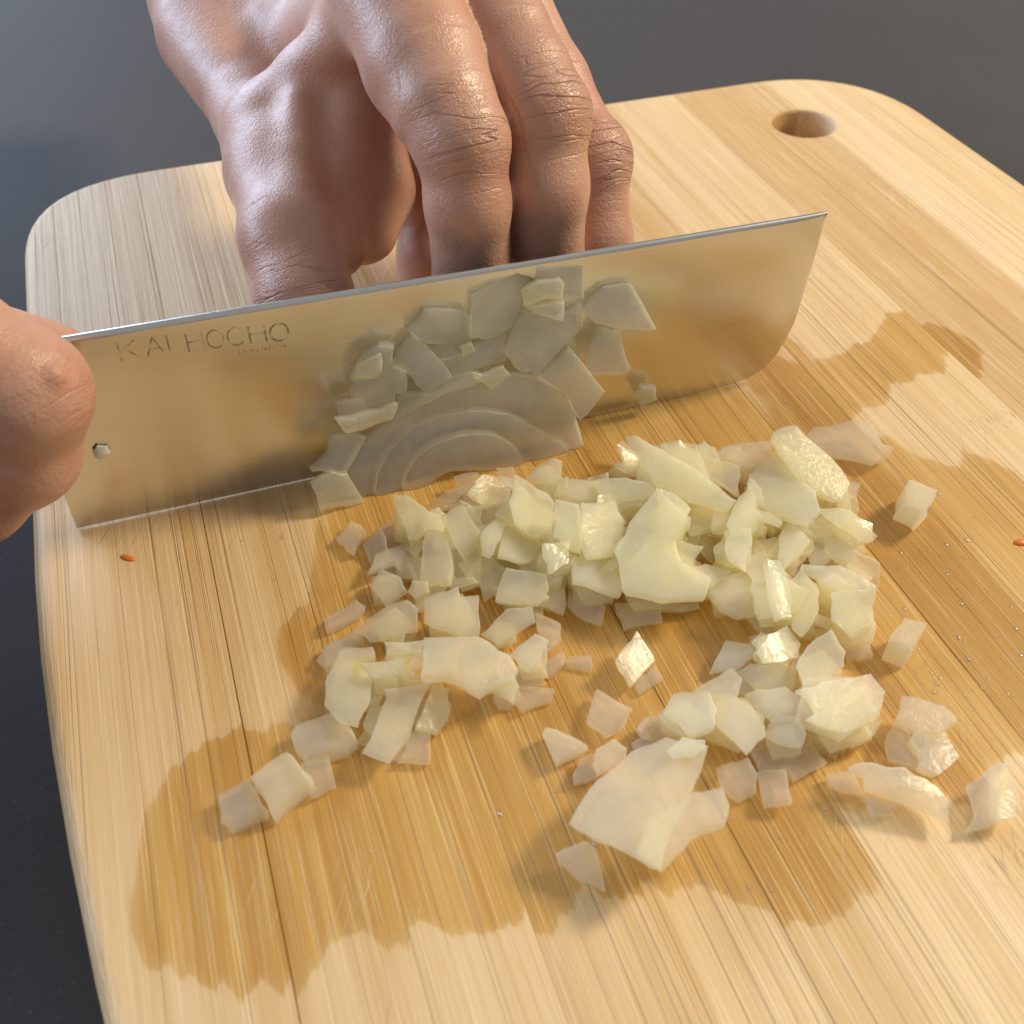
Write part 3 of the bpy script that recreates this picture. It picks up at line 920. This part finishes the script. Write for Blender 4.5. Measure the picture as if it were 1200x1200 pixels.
# --- trail on the left
for z, p in [(6, [(120,770),(220,690),(290,665),(330,700),(330,780),(160,815)]), (2, [(0,830),(110,775),(130,800),(60,860),(0,910)]), (8.5, [(130,890),(280,870),(285,930),(170,940)]),
             (8, [(210,815),(350,810),(340,850),(220,860)]), (6, [(580,970),(660,920),(680,960),(665,1025)]),
             (2, [(750,900),(840,845),(845,880),(790,930)]), (1.5, [(850,870),(940,860),(940,910),(850,890)]), (2, [(680,970),(810,980),(800,1020),(690,1060),(660,1020)]), (5,[(180,940),(300,930),(420,950),(300,970),(200,975)])]:
    lay('A', z, p, L_TRAIL, G_TRAIL)
for z, p in [(5.5, [(490,580),(540,490),(650,465),(660,510),(590,520),(650,600),(640,680),(600,760),(540,740),(505,700),(480,670)]),
             (5.5, [(610,850),(700,650),(690,620),(860,595),(780,790),(710,890)]), (3.2, [(860,605),(920,620),(915,720),(880,780),(800,760),(830,690)]),
             (2, [(740,875),(790,770),(855,770),(850,880)]), (2.4, [(620,640),(690,620),(700,660),(640,740)]), (2.2, [(450,520),(480,470),(600,400),(620,450),(560,490),(500,560)])]:
    lay('E', z, p, L_TRAIL, G_TRAIL)
lay('A', 9, [(350,800),(540,795),(650,860),(680,910),(660,950),(545,995),(450,940),(340,930)], "large smooth onion layer lying on top of the loose trail", None, 2.4, (-0.15, 0.2), 0.08)
lay('E', 3.6, [(360,780),(385,745),(510,700),(560,740),(590,790),(550,820),(415,855),(375,815)], "bent finger-like onion strip at the end of the trail", None, 3.2, (0.05, 0.0), 0.04)
lay('E', 4.6, [(220,930),(345,840),(435,930),(290,1055)], "squarish onion chunk in the middle of a row of three past the trail", None, 4.0, (0.0, 0.05), 0.02)
lay('E', 3.0, [(110,990),(210,935),(285,1050),(160,1100),(120,1060)], "pinkish onion chunk at the outer end of a row of three past the trail", None, 2.8, (0.0, 0.0), 0.03, 'thin')
lay('E', 2.2, [(400,880),(490,840),(520,960),(430,1000)], "thin clear onion square at the inner end of a row of three past the trail", None, 1.8, (0, 0), 0.0, 'thin')
# --- stray pieces
lay('A', 2.4, [(40,450),(95,385),(145,420),(100,500)], "tiny diamond-shaped onion bit between the blade and the left end of the heap", None, 2.0, (0.1, 0.0), 0, 'thin')
lay('A', 2.2, [(0,735),(110,665),(145,690),(130,715),(5,772)], "thin onion matchstick lying alone left of the heap", None, 2.0, (0, 0), 0)
lay('A', 4.5, [(1030,870),(1100,775),(1165,880),(1085,965)], "pointed diamond-shaped onion piece standing alone in front of the heap", None, 1.8, (-0.3, 0.35), 0.03)
lay('A', 1.6, [(1095,965),(1165,890),(1190,940),(1110,990)], "clear onion scrap tucked under the lone diamond-shaped piece", None, 1.3, (0, 0), 0, 'thin')
lay('A', 3.0, [(930,1090),(960,980),(1010,1010),(1085,1050),(1060,1110),(1000,1145)], "ragged five-sided onion piece lying alone behind the large flat slice", None, 2.4, (0.0, 0.1), 0.04)
lay('C', 3.4, [(105,540),(120,515),(190,540),(265,580),(240,600),(150,640)], "small wedge of onion lying alone beyond the tip of the large flat slice", None, 2.8, (0.0, 0.1), 0.04)
lay('C', 4.0, [(155,960),(260,915),(290,940),(330,1090),(240,1050),(165,990)], "small curved onion chip alone below the corner of the large flat slice", None, 1.6, (0.1, 0.35), 0.10)
lay('C', 9.0, [(200,855),(300,700),(420,600),(540,550),(690,580),(645,700),(600,800),(520,1020),(440,980),(280,908)], "large flat olive-white onion slice in front of the low cluster", None, 2.4, (0.05, -0.10), 0.07, 'mid')
lay('C', 9.6, [(500,830),(640,742),(740,725),(765,790),(752,850),(650,890),(580,955),(522,1018),(440,960)], "smooth curved onion flap overlapping the large flat slice", None, 2.0, (0.05, 0.0), 0.06, 'mid')
lay('C', 11.2, [(540,600),(600,550),(680,560),(680,590),(640,620),(560,620)], "small onion scrap on top of the large flat slice", None, 1.2, (0.0, 0.1), 0.03)
lay('C', 5, [(290,640),(300,590),(360,555),(405,590),(400,620),(310,680)], "small round-ended onion piece leaning on the edge of the large flat slice", None, 2.0, (0.1, 0.2), 0.03)
lay('C', 2.2, [(215,680),(240,620),(290,610),(305,680),(220,705)], "thin onion scrap under the small round-ended piece beside the large slice", None, 1.8, (0, 0), 0, 'thin')
# --- low cluster
for z, p in [(3.5, [(395,915),(450,810),(540,820),(560,860),(500,910)]), (7, [(565,850),(600,790),(670,755),(720,820),(710,870),(650,890),(590,890)]), (4, [(545,810),(580,780),(600,800),(570,850)]),
             (7, [(700,900),(740,830),(820,775),(875,850),(870,900),(800,960),(720,980)]), (9, [(695,990),(800,950),(960,930),(1010,990),(985,1090),(880,1130),(770,1110),(735,1090),(770,1060),(740,1010)]),
             (4, [(870,1100),(1000,1090),(960,1150),(900,1170)]), (3, [(760,770),(850,750),(870,830),(800,850)]), (4, [(490,920),(540,890),(700,900),(690,980),(560,1000)])]:
    lay('B', z, p, L_LOW, G_LOW)
for z, p in [(7, [(530,460),(570,400),(690,385),(720,450),(710,520),(630,545),(590,500)]), (6, [(640,380),(770,310),(810,350),(790,420),(830,440),(890,480),(890,550),(830,615),(755,540),(710,490),(700,400)]),
             (5, [(820,400),(960,370),(1030,420),(1010,480),(920,490),(850,440)]), (6, [(885,545),(930,470),(1000,470),(1035,540),(1020,580),(940,570)]), (3, [(440,520),(470,480),(530,470),(610,545),(500,560),(450,540)]),
             (2, [(420,570),(480,540),(500,560),(440,600)]), (3, [(865,670),(960,660),(985,775),(890,785)]), (2.4, [(840,600),(900,560),(1040,560),(1110,640),(1000,700),(960,660),(870,660)]),
             (2.4, [(720,660),(830,620),(865,680),(860,740),(800,770),(740,720)]), (1.4, [(1070,600),(1080,560),(1150,580),(1140,630)])]:
    lay('C', z, p, L_LOW, G_LOW)
# --- right-hand strays
lay('D', 5.0, [(580,600),(620,580),(780,595),(900,670),(935,720),(935,795),(830,750),(700,700),(640,680),(635,630)], "shiny curved onion sliver arching over two scraps at the right", None, 1.6, (0.0, 0.25), 0.12)
lay('D', 2.2, [(505,620),(600,610),(640,680),(560,670),(520,650)], "dull onion scrap under the pointed end of the shiny curved sliver", None, 1.8, (0, 0), 0, 'thin')
lay('D', 1.8, [(640,690),(760,720),(730,765),(670,755)], "thin onion scrap under the middle of the shiny curved sliver", None, 1.4, (0, 0), 0, 'thin')
lay('D', 3.2, [(710,510),(760,410),(840,540),(830,600),(720,560)], "upright-sided lower onion piece of three clumped behind the shiny sliver", None, 3.0, (0.05, 0.1), 0.02, 'thin')
lay('D', 5.0, [(740,440),(770,345),(840,355),(920,380),(970,430),(910,470),(840,470),(760,430)], "pale far onion piece of three clumped behind the shiny sliver", None, 2.2, (0.0, 0.1), 0.05)
lay('D', 3.8, [(800,500),(830,460),(920,465),(975,560),(900,625),(835,595),(850,555)], "angular near onion piece of three clumped behind the shiny sliver", None, 2.6, (-0.1, 0.1), 0.04)
lay('D', 4.0, [(990,820),(1030,770),(995,660),(1085,590),(1130,580),(1115,780)], "hollow-sided onion piece at the board's dry edge, its darker half", None, 2.4, (0.25, 0.1), -0.06, 'thin')
lay('D', 3.4, [(1115,780),(1100,590),(1140,580),(1185,680),(1170,775)], "paler onion flap joined to the hollow-sided piece at the dry edge", None, 2.2, (-0.2, 0.05), 0.03)
lay('D', 6.0, [(725,155),(780,70),(860,90),(800,185)], "neat oblong onion cube alone right of the heap, nearer the shiny sliver", None, 5.6, (0, 0.05), 0.0)
lay('H', 7.0, [(540,520),(680,575),(628,705),(505,640)], "neat square onion cube alone on the wet board, farther from the sliver", None, 6.6, (0, 0.05), 0.0)

ro = random.Random(23)
heap_columns = []

SIDES = {3: "three-sided", 4: "four-sided", 5: "five-sided", 6: "six-sided"}
MARKS = [(385, 560, "near the frayed foot of the half rings"), (570, 560, "just below the arch of the half rings"), (700, 520, "below the lower right end of the half rings"),
         (790, 560, "beside the long pointed shard"), (745, 650, "beside the broad three-cornered piece"), (940, 545, "beside the long thick strip"), (1010, 600, "facing the square onion cube"),
         (1000, 730, "facing the oblong onion cube"), (540, 770, "beside the large smooth layer"), (750, 775, "behind the lone diamond-shaped piece"), (405, 715, "beside the lone matchstick"),
         (410, 630, "beside the tiny lone diamond bit")]
def describe(px, top, z, where):
    d = np.linalg.norm(np.array(top) - np.mean(top, 0), axis=1).mean()
    size = "tiny" if d < 2.6 else "small" if d < 4.2 else "mid-sized" if d < 6.0 else "broad"
    c = np.mean(px, 0)
    mk = min(MARKS, key=lambda m: (m[0] - c[0]) ** 2 + (m[1] - c[1]) ** 2)[2]
    lev = "lying low in" if z < 4.2 else "midway up" if z < 8.2 else "high on"
    return "%s %s piece %s %s, %s" % (size, SIDES.get(len(px), "many-sided"), lev, where, mk)
for crop, z, pts, label, group, th, tilt, cup, mat, fill in flat_jobs:
    px = to_px(crop, pts)
    grp = group is not None
    if tilt is None:
        s = 0.05 if z < 3 else 0.22
        tilt = (ro.uniform(-s * 1.4, s * 1.4), ro.uniform(-s * 0.8, s * 2.0))
    c = at_z(sum(p[0] for p in px) / len(px), sum(p[1] for p in px) / len(px), z)
    nrm = np.array([-tilt[0], -tilt[1], 1.0]); nrm /= np.linalg.norm(nrm)
    top = []
    o_ = np.array([0, 0, CAM_H])
    for q in px:
        r = sight(*q)
        t = ((c - o_) @ nrm) / (r @ nrm)
        top.append(o_ + r * t)
    if th is None: th = ro.uniform(0.9, 1.8) if z > 3 else min(1.8, z - 0.2)
    if cup is None: cup = ro.uniform(-0.06, 0.10)
    if mat is None: mat = 'thin' if z < 3.1 else 'thick'
    V, Fs = onion_mesh(top, nrm, th, ro, cup, shell=ro.choice((13.0, 18.0, 24.0, -18.0, 30.0)) if z > 3 and th < 3 and group else 0.0)
    lab = label
    if group is not None:
        lab = describe(px, top, z, {HEAP: "the heap", G_TRAIL: "the loose trail", G_LOW: "the low cluster"}[group])
    add_onion(V, Fs, "onion_piece", M_ONION_THIN if mat == 'thin' else M_ONION_TOP if z >= 7 and mat != 'mid' else M_ONION, lab, group)
    heap_columns.append((c, z, th, np.array(top), label, group))

# pieces lower down in the heaps, carrying the ones on top
for c, z, th, top, label, group in heap_columns:
    zz = z - th - 0.3
    if group is None: group = HEAP if z > 9.9 and c[1] > 110 else None
    if group is None: continue
    label = L_BURIED if group == HEAP else 'pale onion bit half hidden under other pieces of ' + ('the loose trail' if group == G_TRAIL else 'the low cluster')
    while zz > 1.4:
        h = min(zz - 0.1, ro.uniform(2.0, 3.6))
        n = ro.choice((4, 4, 5, 6))
        rad = np.linalg.norm(top - c, axis=1).mean() * ro.uniform(0.75, 1.05)
        ph = ro.uniform(0, 6.28)
        ox, oy = ro.uniform(-1.0, 1.0), ro.uniform(-0.2, 1.6)
        tl = (ro.uniform(-0.12, 0.12), ro.uniform(-0.12, 0.12))
        nrm = np.array([-tl[0], -tl[1], 1.0]); nrm /= np.linalg.norm(nrm)
        poly = []
        for k in range(n):
            a = ph + 2 * math.pi * k / n + ro.uniform(-0.25, 0.25)
            r = rad * ro.uniform(0.8, 1.15)
            x, y = c[0] + ox + r * math.cos(a), c[1] + oy + r * math.sin(a)
            poly.append((x, y, zz + tl[0] * (x - c[0]) + tl[1] * (y - c[1])))
        V, Fs = onion_mesh(poly, nrm, h, ro, ro.uniform(0, 0.05))
        add_onion(V, Fs, "onion_piece", M_ONION, label, group)
        zz -= h + 0.1

# thin flakes filling the body of the heap between the larger pieces
FOOT = [(445, 605), (520, 578), (640, 556), (740, 530), (850, 530), (960, 520), (1003, 600), (1018, 690), (990, 735), (900, 712), (830, 690), (720, 708), (640, 712), (560, 700), (480, 690), (440, 660)]
def in_foot(x, y):
    c = False
    for (xa, ya), (xb, yb) in zip(FOOT, FOOT[1:] + FOOT[:1]):
        if (ya > y) != (yb > y) and x < (xb - xa) * (y - ya) / (yb - ya) + xa: c = not c
    return c
n_fl = 0
while n_fl < 95:
    px, py = ro.uniform(430, 1025), ro.uniform(520, 740)
    if not in_foot(px, py): continue
    if (px - 850) ** 2 + ((py - 690) * 1.6) ** 2 < 45 ** 2: continue
    n_fl += 1
    z = ro.uniform(2.0, 9.0) if ((px - 730) / 200) ** 2 + ((py - 620) / 80) ** 2 < 1 else ro.uniform(1.6, 5.0)
    c = at_z(px, py, z)
    tl = (ro.uniform(-0.7, 0.7), ro.uniform(-0.4, 0.8))
    nrm = np.array([-tl[0], -tl[1], 1.0]); nrm /= np.linalg.norm(nrm)
    n = ro.choice((4, 4, 5)); rad = ro.uniform(3.0, 6.0); ph = ro.uniform(0, 6.28); el = ro.uniform(0.30, 0.75); er = ro.uniform(0, 3.14)
    poly = []
    for k in range(n):
        a = ph + 2 * math.pi * k / n + ro.uniform(-0.3, 0.3)
        x0, y0 = rad * math.cos(a), rad * el * math.sin(a)
        x, y = c[0] + x0 * math.cos(er) - y0 * math.sin(er), c[1] + x0 * math.sin(er) + y0 * math.cos(er)
        poly.append((x, y, z + tl[0] * (x - c[0]) + tl[1] * (y - c[1])))
    V, Fs = onion_mesh(poly, nrm, ro.uniform(0.6, 1.2), ro, ro.uniform(-0.04, 0.06))
    add_onion(V, Fs, "onion_piece", M_ONION, L_BURIED, HEAP)

# --- pieces clinging to the blade: they lean from the board back against the steel
BL = 0.19
def cling(crop, pts, y0, th, label, group=None, cup=0.0, lean=BL, mat=None):
    px = to_px(crop, pts) if crop else pts
    yaw, dl = ro.uniform(-0.16, 0.16), ro.uniform(-0.10, 0.10)
    lean = lean + dl
    c0 = at_y(sum(p[0] for p in px) / len(px), sum(p[1] for p in px) / len(px), y0 - 0.4, lean - dl)
    nrm = np.array([yaw, -1.0, lean]); nrm /= np.linalg.norm(nrm)
    o_ = np.array([0, 0, CAM_H])
    top = []
    for q in px:
        r = sight(*q)
        top.append(o_ + r * (((c0 - o_) @ nrm) / (r @ nrm)))
    V, Fs = onion_mesh(top, nrm, th * 1.25, ro, cup, floor=0.1, taper=1.0)
    V[:, 1] = np.minimum(V[:, 1], 181.64 - 0.62 * np.clip(V[:, 2], 0, 46) / 46.0)
    add_onion(V, Fs, "onion_slice", mat or M_ONION_BLADE, label, group)
GB, LB = "onion bits on the blade", "small grey-green wet onion bit stuck to the side of the blade"
def band(outer, inner): return outer + inner[::-1]
oC = [(185,905),(190,840),(225,760),(300,690),(400,610),(500,550),(620,500),(760,480),(880,490),(975,555),(1012,640),(1035,735)]
oB = [(300,915),(310,830),(350,750),(430,670),(540,620),(660,605),(780,620),(865,670),(960,720),(985,752)]
oA = [(398,890),(410,830),(450,770),(520,720),(620,690),(720,690),(795,730),(830,790)]
iA = [(490,868),(515,845),(560,822),(650,815),(730,822)]
def arc(crop, outer, inner, y0, th, label):
    """a curved band of an onion ring: paired outer and inner arcs"""
    def resample(pts, n):
        P = np.array(to_px(crop, pts)); d = np.r_[0, np.cumsum(np.linalg.norm(np.diff(P, axis=0), axis=1))]
        t = np.linspace(0, d[-1], n)
        return np.stack([np.interp(t, d, P[:, 0]), np.interp(t, d, P[:, 1])], 1)
    n = 22
    O, I = resample(outer, n), resample(inner, n)
    rows = 4
    verts, faces = [], []
    for lay_, dy in ((0, 0.0), (1, th)):
        for i in range(n):
            for j in range(rows):
                q = O[i] + (I[i] - O[i]) * j / (rows - 1)
                dd = dy if lay_ else (0.35 if j in (0, rows - 1) else 0.0)
                p = at_y(q[0], q[1], y0, BL)
                p = p + np.array([0, dd, -dd * BL])
                p[1] += ro.uniform(-0.05, 0.05)
                p[2] = max(p[2], 0.12)
                p[1] = min(p[1], 181.64 - 0.72 * max(p[2], 0) / 46.0)
                verts.append(p)
    vi = lambda l, i, j: l * n * rows + i * rows + j
    for i in range(n - 1):
        for j in range(rows - 1):
            faces.append((vi(0, i, j), vi(0, i, j + 1), vi(0, i + 1, j + 1), vi(0, i + 1, j)))
            faces.append((vi(1, i, j), vi(1, i + 1, j), vi(1, i + 1, j + 1), vi(1, i, j + 1)))
        faces.append((vi(0, i, 0), vi(0, i + 1, 0), vi(1, i + 1, 0), vi(1, i, 0)))
        faces.append((vi(0, i + 1, rows - 1), vi(0, i, rows - 1), vi(1, i, rows - 1), vi(1, i + 1, rows - 1)))
    for i in (0, n - 1):
        for j in range(rows - 1):
            f = (vi(0, i, j), vi(1, i, j), vi(1, i, j + 1), vi(0, i, j + 1))
            faces.append(f)
    add_onion(np.array(verts), faces, "onion_ring", M_ONION_BLADE, label)
arc('F', oC, oB, 172.2, 3.2, "outermost half ring of the onion slice leaning on the blade")
arc('F', [(x, y + 2) for x, y in oB], oA, 171.6, 3.2, "middle half ring of the onion slice leaning on the blade")
arc('F', [(x, y + 2) for x, y in oA], iA, 171.0, 3.2, "innermost half ring of the onion slice, arched over bare board")
BITS = iter(["clear many-sided bit on the blade left of the uppermost row", "large clear many-sided bit on the blade just left of the bright uppermost chip",
    "square clear bit at the blade's spine behind the bright uppermost chip", "small clear bit on the blade tucked under the bright uppermost chip",
    "long clear slab on the blade between the bright chip and the half rings", "clear square slab on the blade over the right shoulder of the half rings",
    "broad clear bit on the blade above the left shoulder of the half rings", "dark-edged outermost bit on the blade carrying a pale rounded flake",
    "notched clear bit on the blade directly under the flake-carrying one", "flat clear bit on the blade above the pale triangular chip",
    "ragged clear bit on the blade above the whitish frayed foot", "thin curved clear strip along the outside of the outermost half ring",
    "small clear bit on the blade behind the pale lengthwise sliver", "narrow clear bit wedged on the blade beside the tiny pale fleck"])
for pts, y0, th in [
    ([(430,330),(490,255),(620,255),(640,280),(640,350),(590,385),(480,370)], 172.6, 2.2),
    ([(640,200),(700,160),(800,120),(860,140),(830,200),(815,240),(780,310),(690,355),(640,350)], 172.8, 2.0),
    ([(870,100),(1030,95),(1035,210),(960,215),(870,190)], 173.0, 1.6), ([(830,240),(965,225),(960,290),(880,270)], 171.6, 1.6),
    ([(760,400),(830,250),(900,280),(1025,230),(1030,310),(870,480),(800,460)], 172.9, 2.0),
    ([(870,490),(990,390),(1110,540),(1020,640),(980,560)], 171.4, 2.6), ([(360,440),(430,340),(530,430),(570,490),(480,550),(430,490),(370,450)], 172.2, 2.4),
    ([(210,500),(240,430),(310,380),(365,385),(360,440),(310,490)], 172.0, 2.4), ([(215,500),(300,490),(360,450),(410,470),(410,540),(375,545),(370,590),(260,600),(215,560)], 172.6, 2.4),
    ([(530,430),(630,400),(650,380),(760,340),(760,430),(620,480),(570,490)], 172.9, 2.2), ([(160,700),(220,690),(270,700),(190,830),(80,820),(140,770)], 171.8, 2.6),
    ([(380,560),(480,545),(560,500),(640,470),(700,490),(560,540),(440,600),(370,640)], 172.6, 2.0), ([(165,580),(260,560),(270,600),(180,640)], 172.7, 2.0),
    ([(470,370),(600,385),(640,360),(640,400),(540,430)], 173.2, 1.8)]:
    cling('F', pts, y0, th, next(BITS), GB, ro.uniform(0.05, 0.14))
cling('F', [(815,190),(870,155),(950,145),(965,160),(960,215),(900,210),(825,235)], 170.9, 1.8, "bright yellowish onion chip uppermost among the bits stuck on the blade", None, 0.05, mat=M_ONION)
cling('F', [(645,490),(755,455),(775,480),(710,530)], 170.9, 1.6, "small pale triangular chip on the crown of the outermost half ring", None, 0.05, mat=M_ONION)
cling('F', [(240,450),(320,405),(322,465),(290,495),(235,490)], 170.9, 1.4, "pale rounded flake on the outermost left bit stuck to the blade", None, 0.08, mat=M_ONION)
cling('F', [(170,640),(330,605),(380,580),(360,635),(200,685)], 170.6, 2.0, "pale lengthwise sliver stuck low on the blade beside the half rings", None, 0.06, mat=M_ONION)
cling('F', [(600,385),(640,370),(650,395),(610,420)], 171.4, 1.2, "tiny pale fleck between the grey bits on the blade", None, 0.02, mat=M_ONION)
cling('F', [(75,870),(150,820),(205,830),(240,890),(262,932),(140,950),(110,960),(100,910)], 170.2, 2.2, "whitish frayed onion foot under the left end of the half rings", None, 0.05, mat=M_ONION)
cling('G', [(10,500),(90,410),(180,400),(270,560),(140,565),(60,540)], 172.6, 2.0, "fan-shaped clear onion piece stuck high on the blade apart from the rest", None, 0.05)
cling('G', [(20,670),(70,560),(140,570),(180,700),(150,720),(30,720)], 172.8, 1.8, "grey four-sided onion piece on the blade below the fan-shaped one", None, 0.03)
cling(None, [(745,462),(752,453),(769,456),(770,469),(752,478)], 178.6, 1.4, "tiny lone onion crumb low on the blade toward its square end", None, 0.05, lean=0.02, mat=M_ONION)

# ------------------------------------------------------------------ small things on board and blade
def dome(r, h, squash=1.0, n=10, rings=3):
    vs, fs = [], []
    for k in range(rings):
        a = k / rings * math.pi / 2
        for i in range(n):
            b = 2 * math.pi * i / n
            vs.append((r * math.cos(a) * math.cos(b), r * squash * math.cos(a) * math.sin(b), h * math.sin(a)))
    vs.append((0, 0, h))
    for k in range(rings - 1):
        for i in range(n):
            fs.append((k * n + i, k * n + (i + 1) % n, (k + 1) * n + (i + 1) % n, (k + 1) * n + i))
    for i in range(n): fs.append(((rings - 1) * n + i, (rings - 1) * n + (i + 1) % n, len(vs) - 1))
    fs.append(tuple(range(n))[::-1])
    return vs, fs

rd = random.Random(4)
vs, fs = [], []
spots = [(rd.gauss(1120, 45), rd.gauss(790, 60)) for _ in range(46)] + [(rd.gauss(1060, 70), rd.gauss(640, 60)) for _ in range(24)] + \
        [(rd.uniform(150, 420), rd.uniform(625, 720)) for _ in range(18)] + [(rd.uniform(430, 760), rd.uniform(880, 1020)) for _ in range(16)] + \
        [(rd.uniform(820, 1010), rd.uniform(940, 1060)) for _ in range(14)] + [(612, 558), (668, 533), (690, 528), (920, 470), (935, 465), (905, 480)]
for px, py in spots:
    p = at_z(px, py)
    r = rd.choice((0.22, 0.28, 0.35, 0.5))
    v_, f_ = dome(r, r * 0.55, rd.uniform(0.7, 1.6), 8, 2)
    i = len(vs)
    vs += [(p[0] + x, p[1] + y, 0.03 + z) for x, y, z in v_]
    fs += [tuple(i + k for k in f) for f in f_]
d = link("juice_droplets", mesh_from(vs, fs, True), M_WATER)
d["kind"] = "stuff"
d["label"] = "tiny droplets of onion juice scattered over the board"
d["category"] = "droplets"

def carrot(px, py, l, w, ang, label):
    p = at_z(px, py)
    v_, f_ = dome(1.0, 0.7, 1.0, 9, 3)
    ca, sa = math.cos(ang), math.sin(ang)
    V = [(x * l * ca - y * w * sa, x * l * sa + y * w * ca, z * w * 0.9) for x, y, z in v_]
    o = link("carrot_shred", mesh_from(V, f_, True), M_CARROT)
    o.location = (p[0] * MM, p[1] * MM, 0.0)
    tag(o, label, "carrot shred", None)
carrot(150, 654, 1.9, 0.8, -0.7, "tiny orange carrot shred on the board below the knife heel")
carrot(1196, 636, 1.6, 1.0, -0.2, "tiny orange carrot shred on the board right of the square onion cube")

cling(None, [(108, 529), (113, 523), (124, 524), (128, 532), (120, 540), (111, 537)], 180.6, 0.7, "tiny pale onion crumb on the blade beside the gripping hand", None, 0.3, lean=0.02, mat=M_PALE)
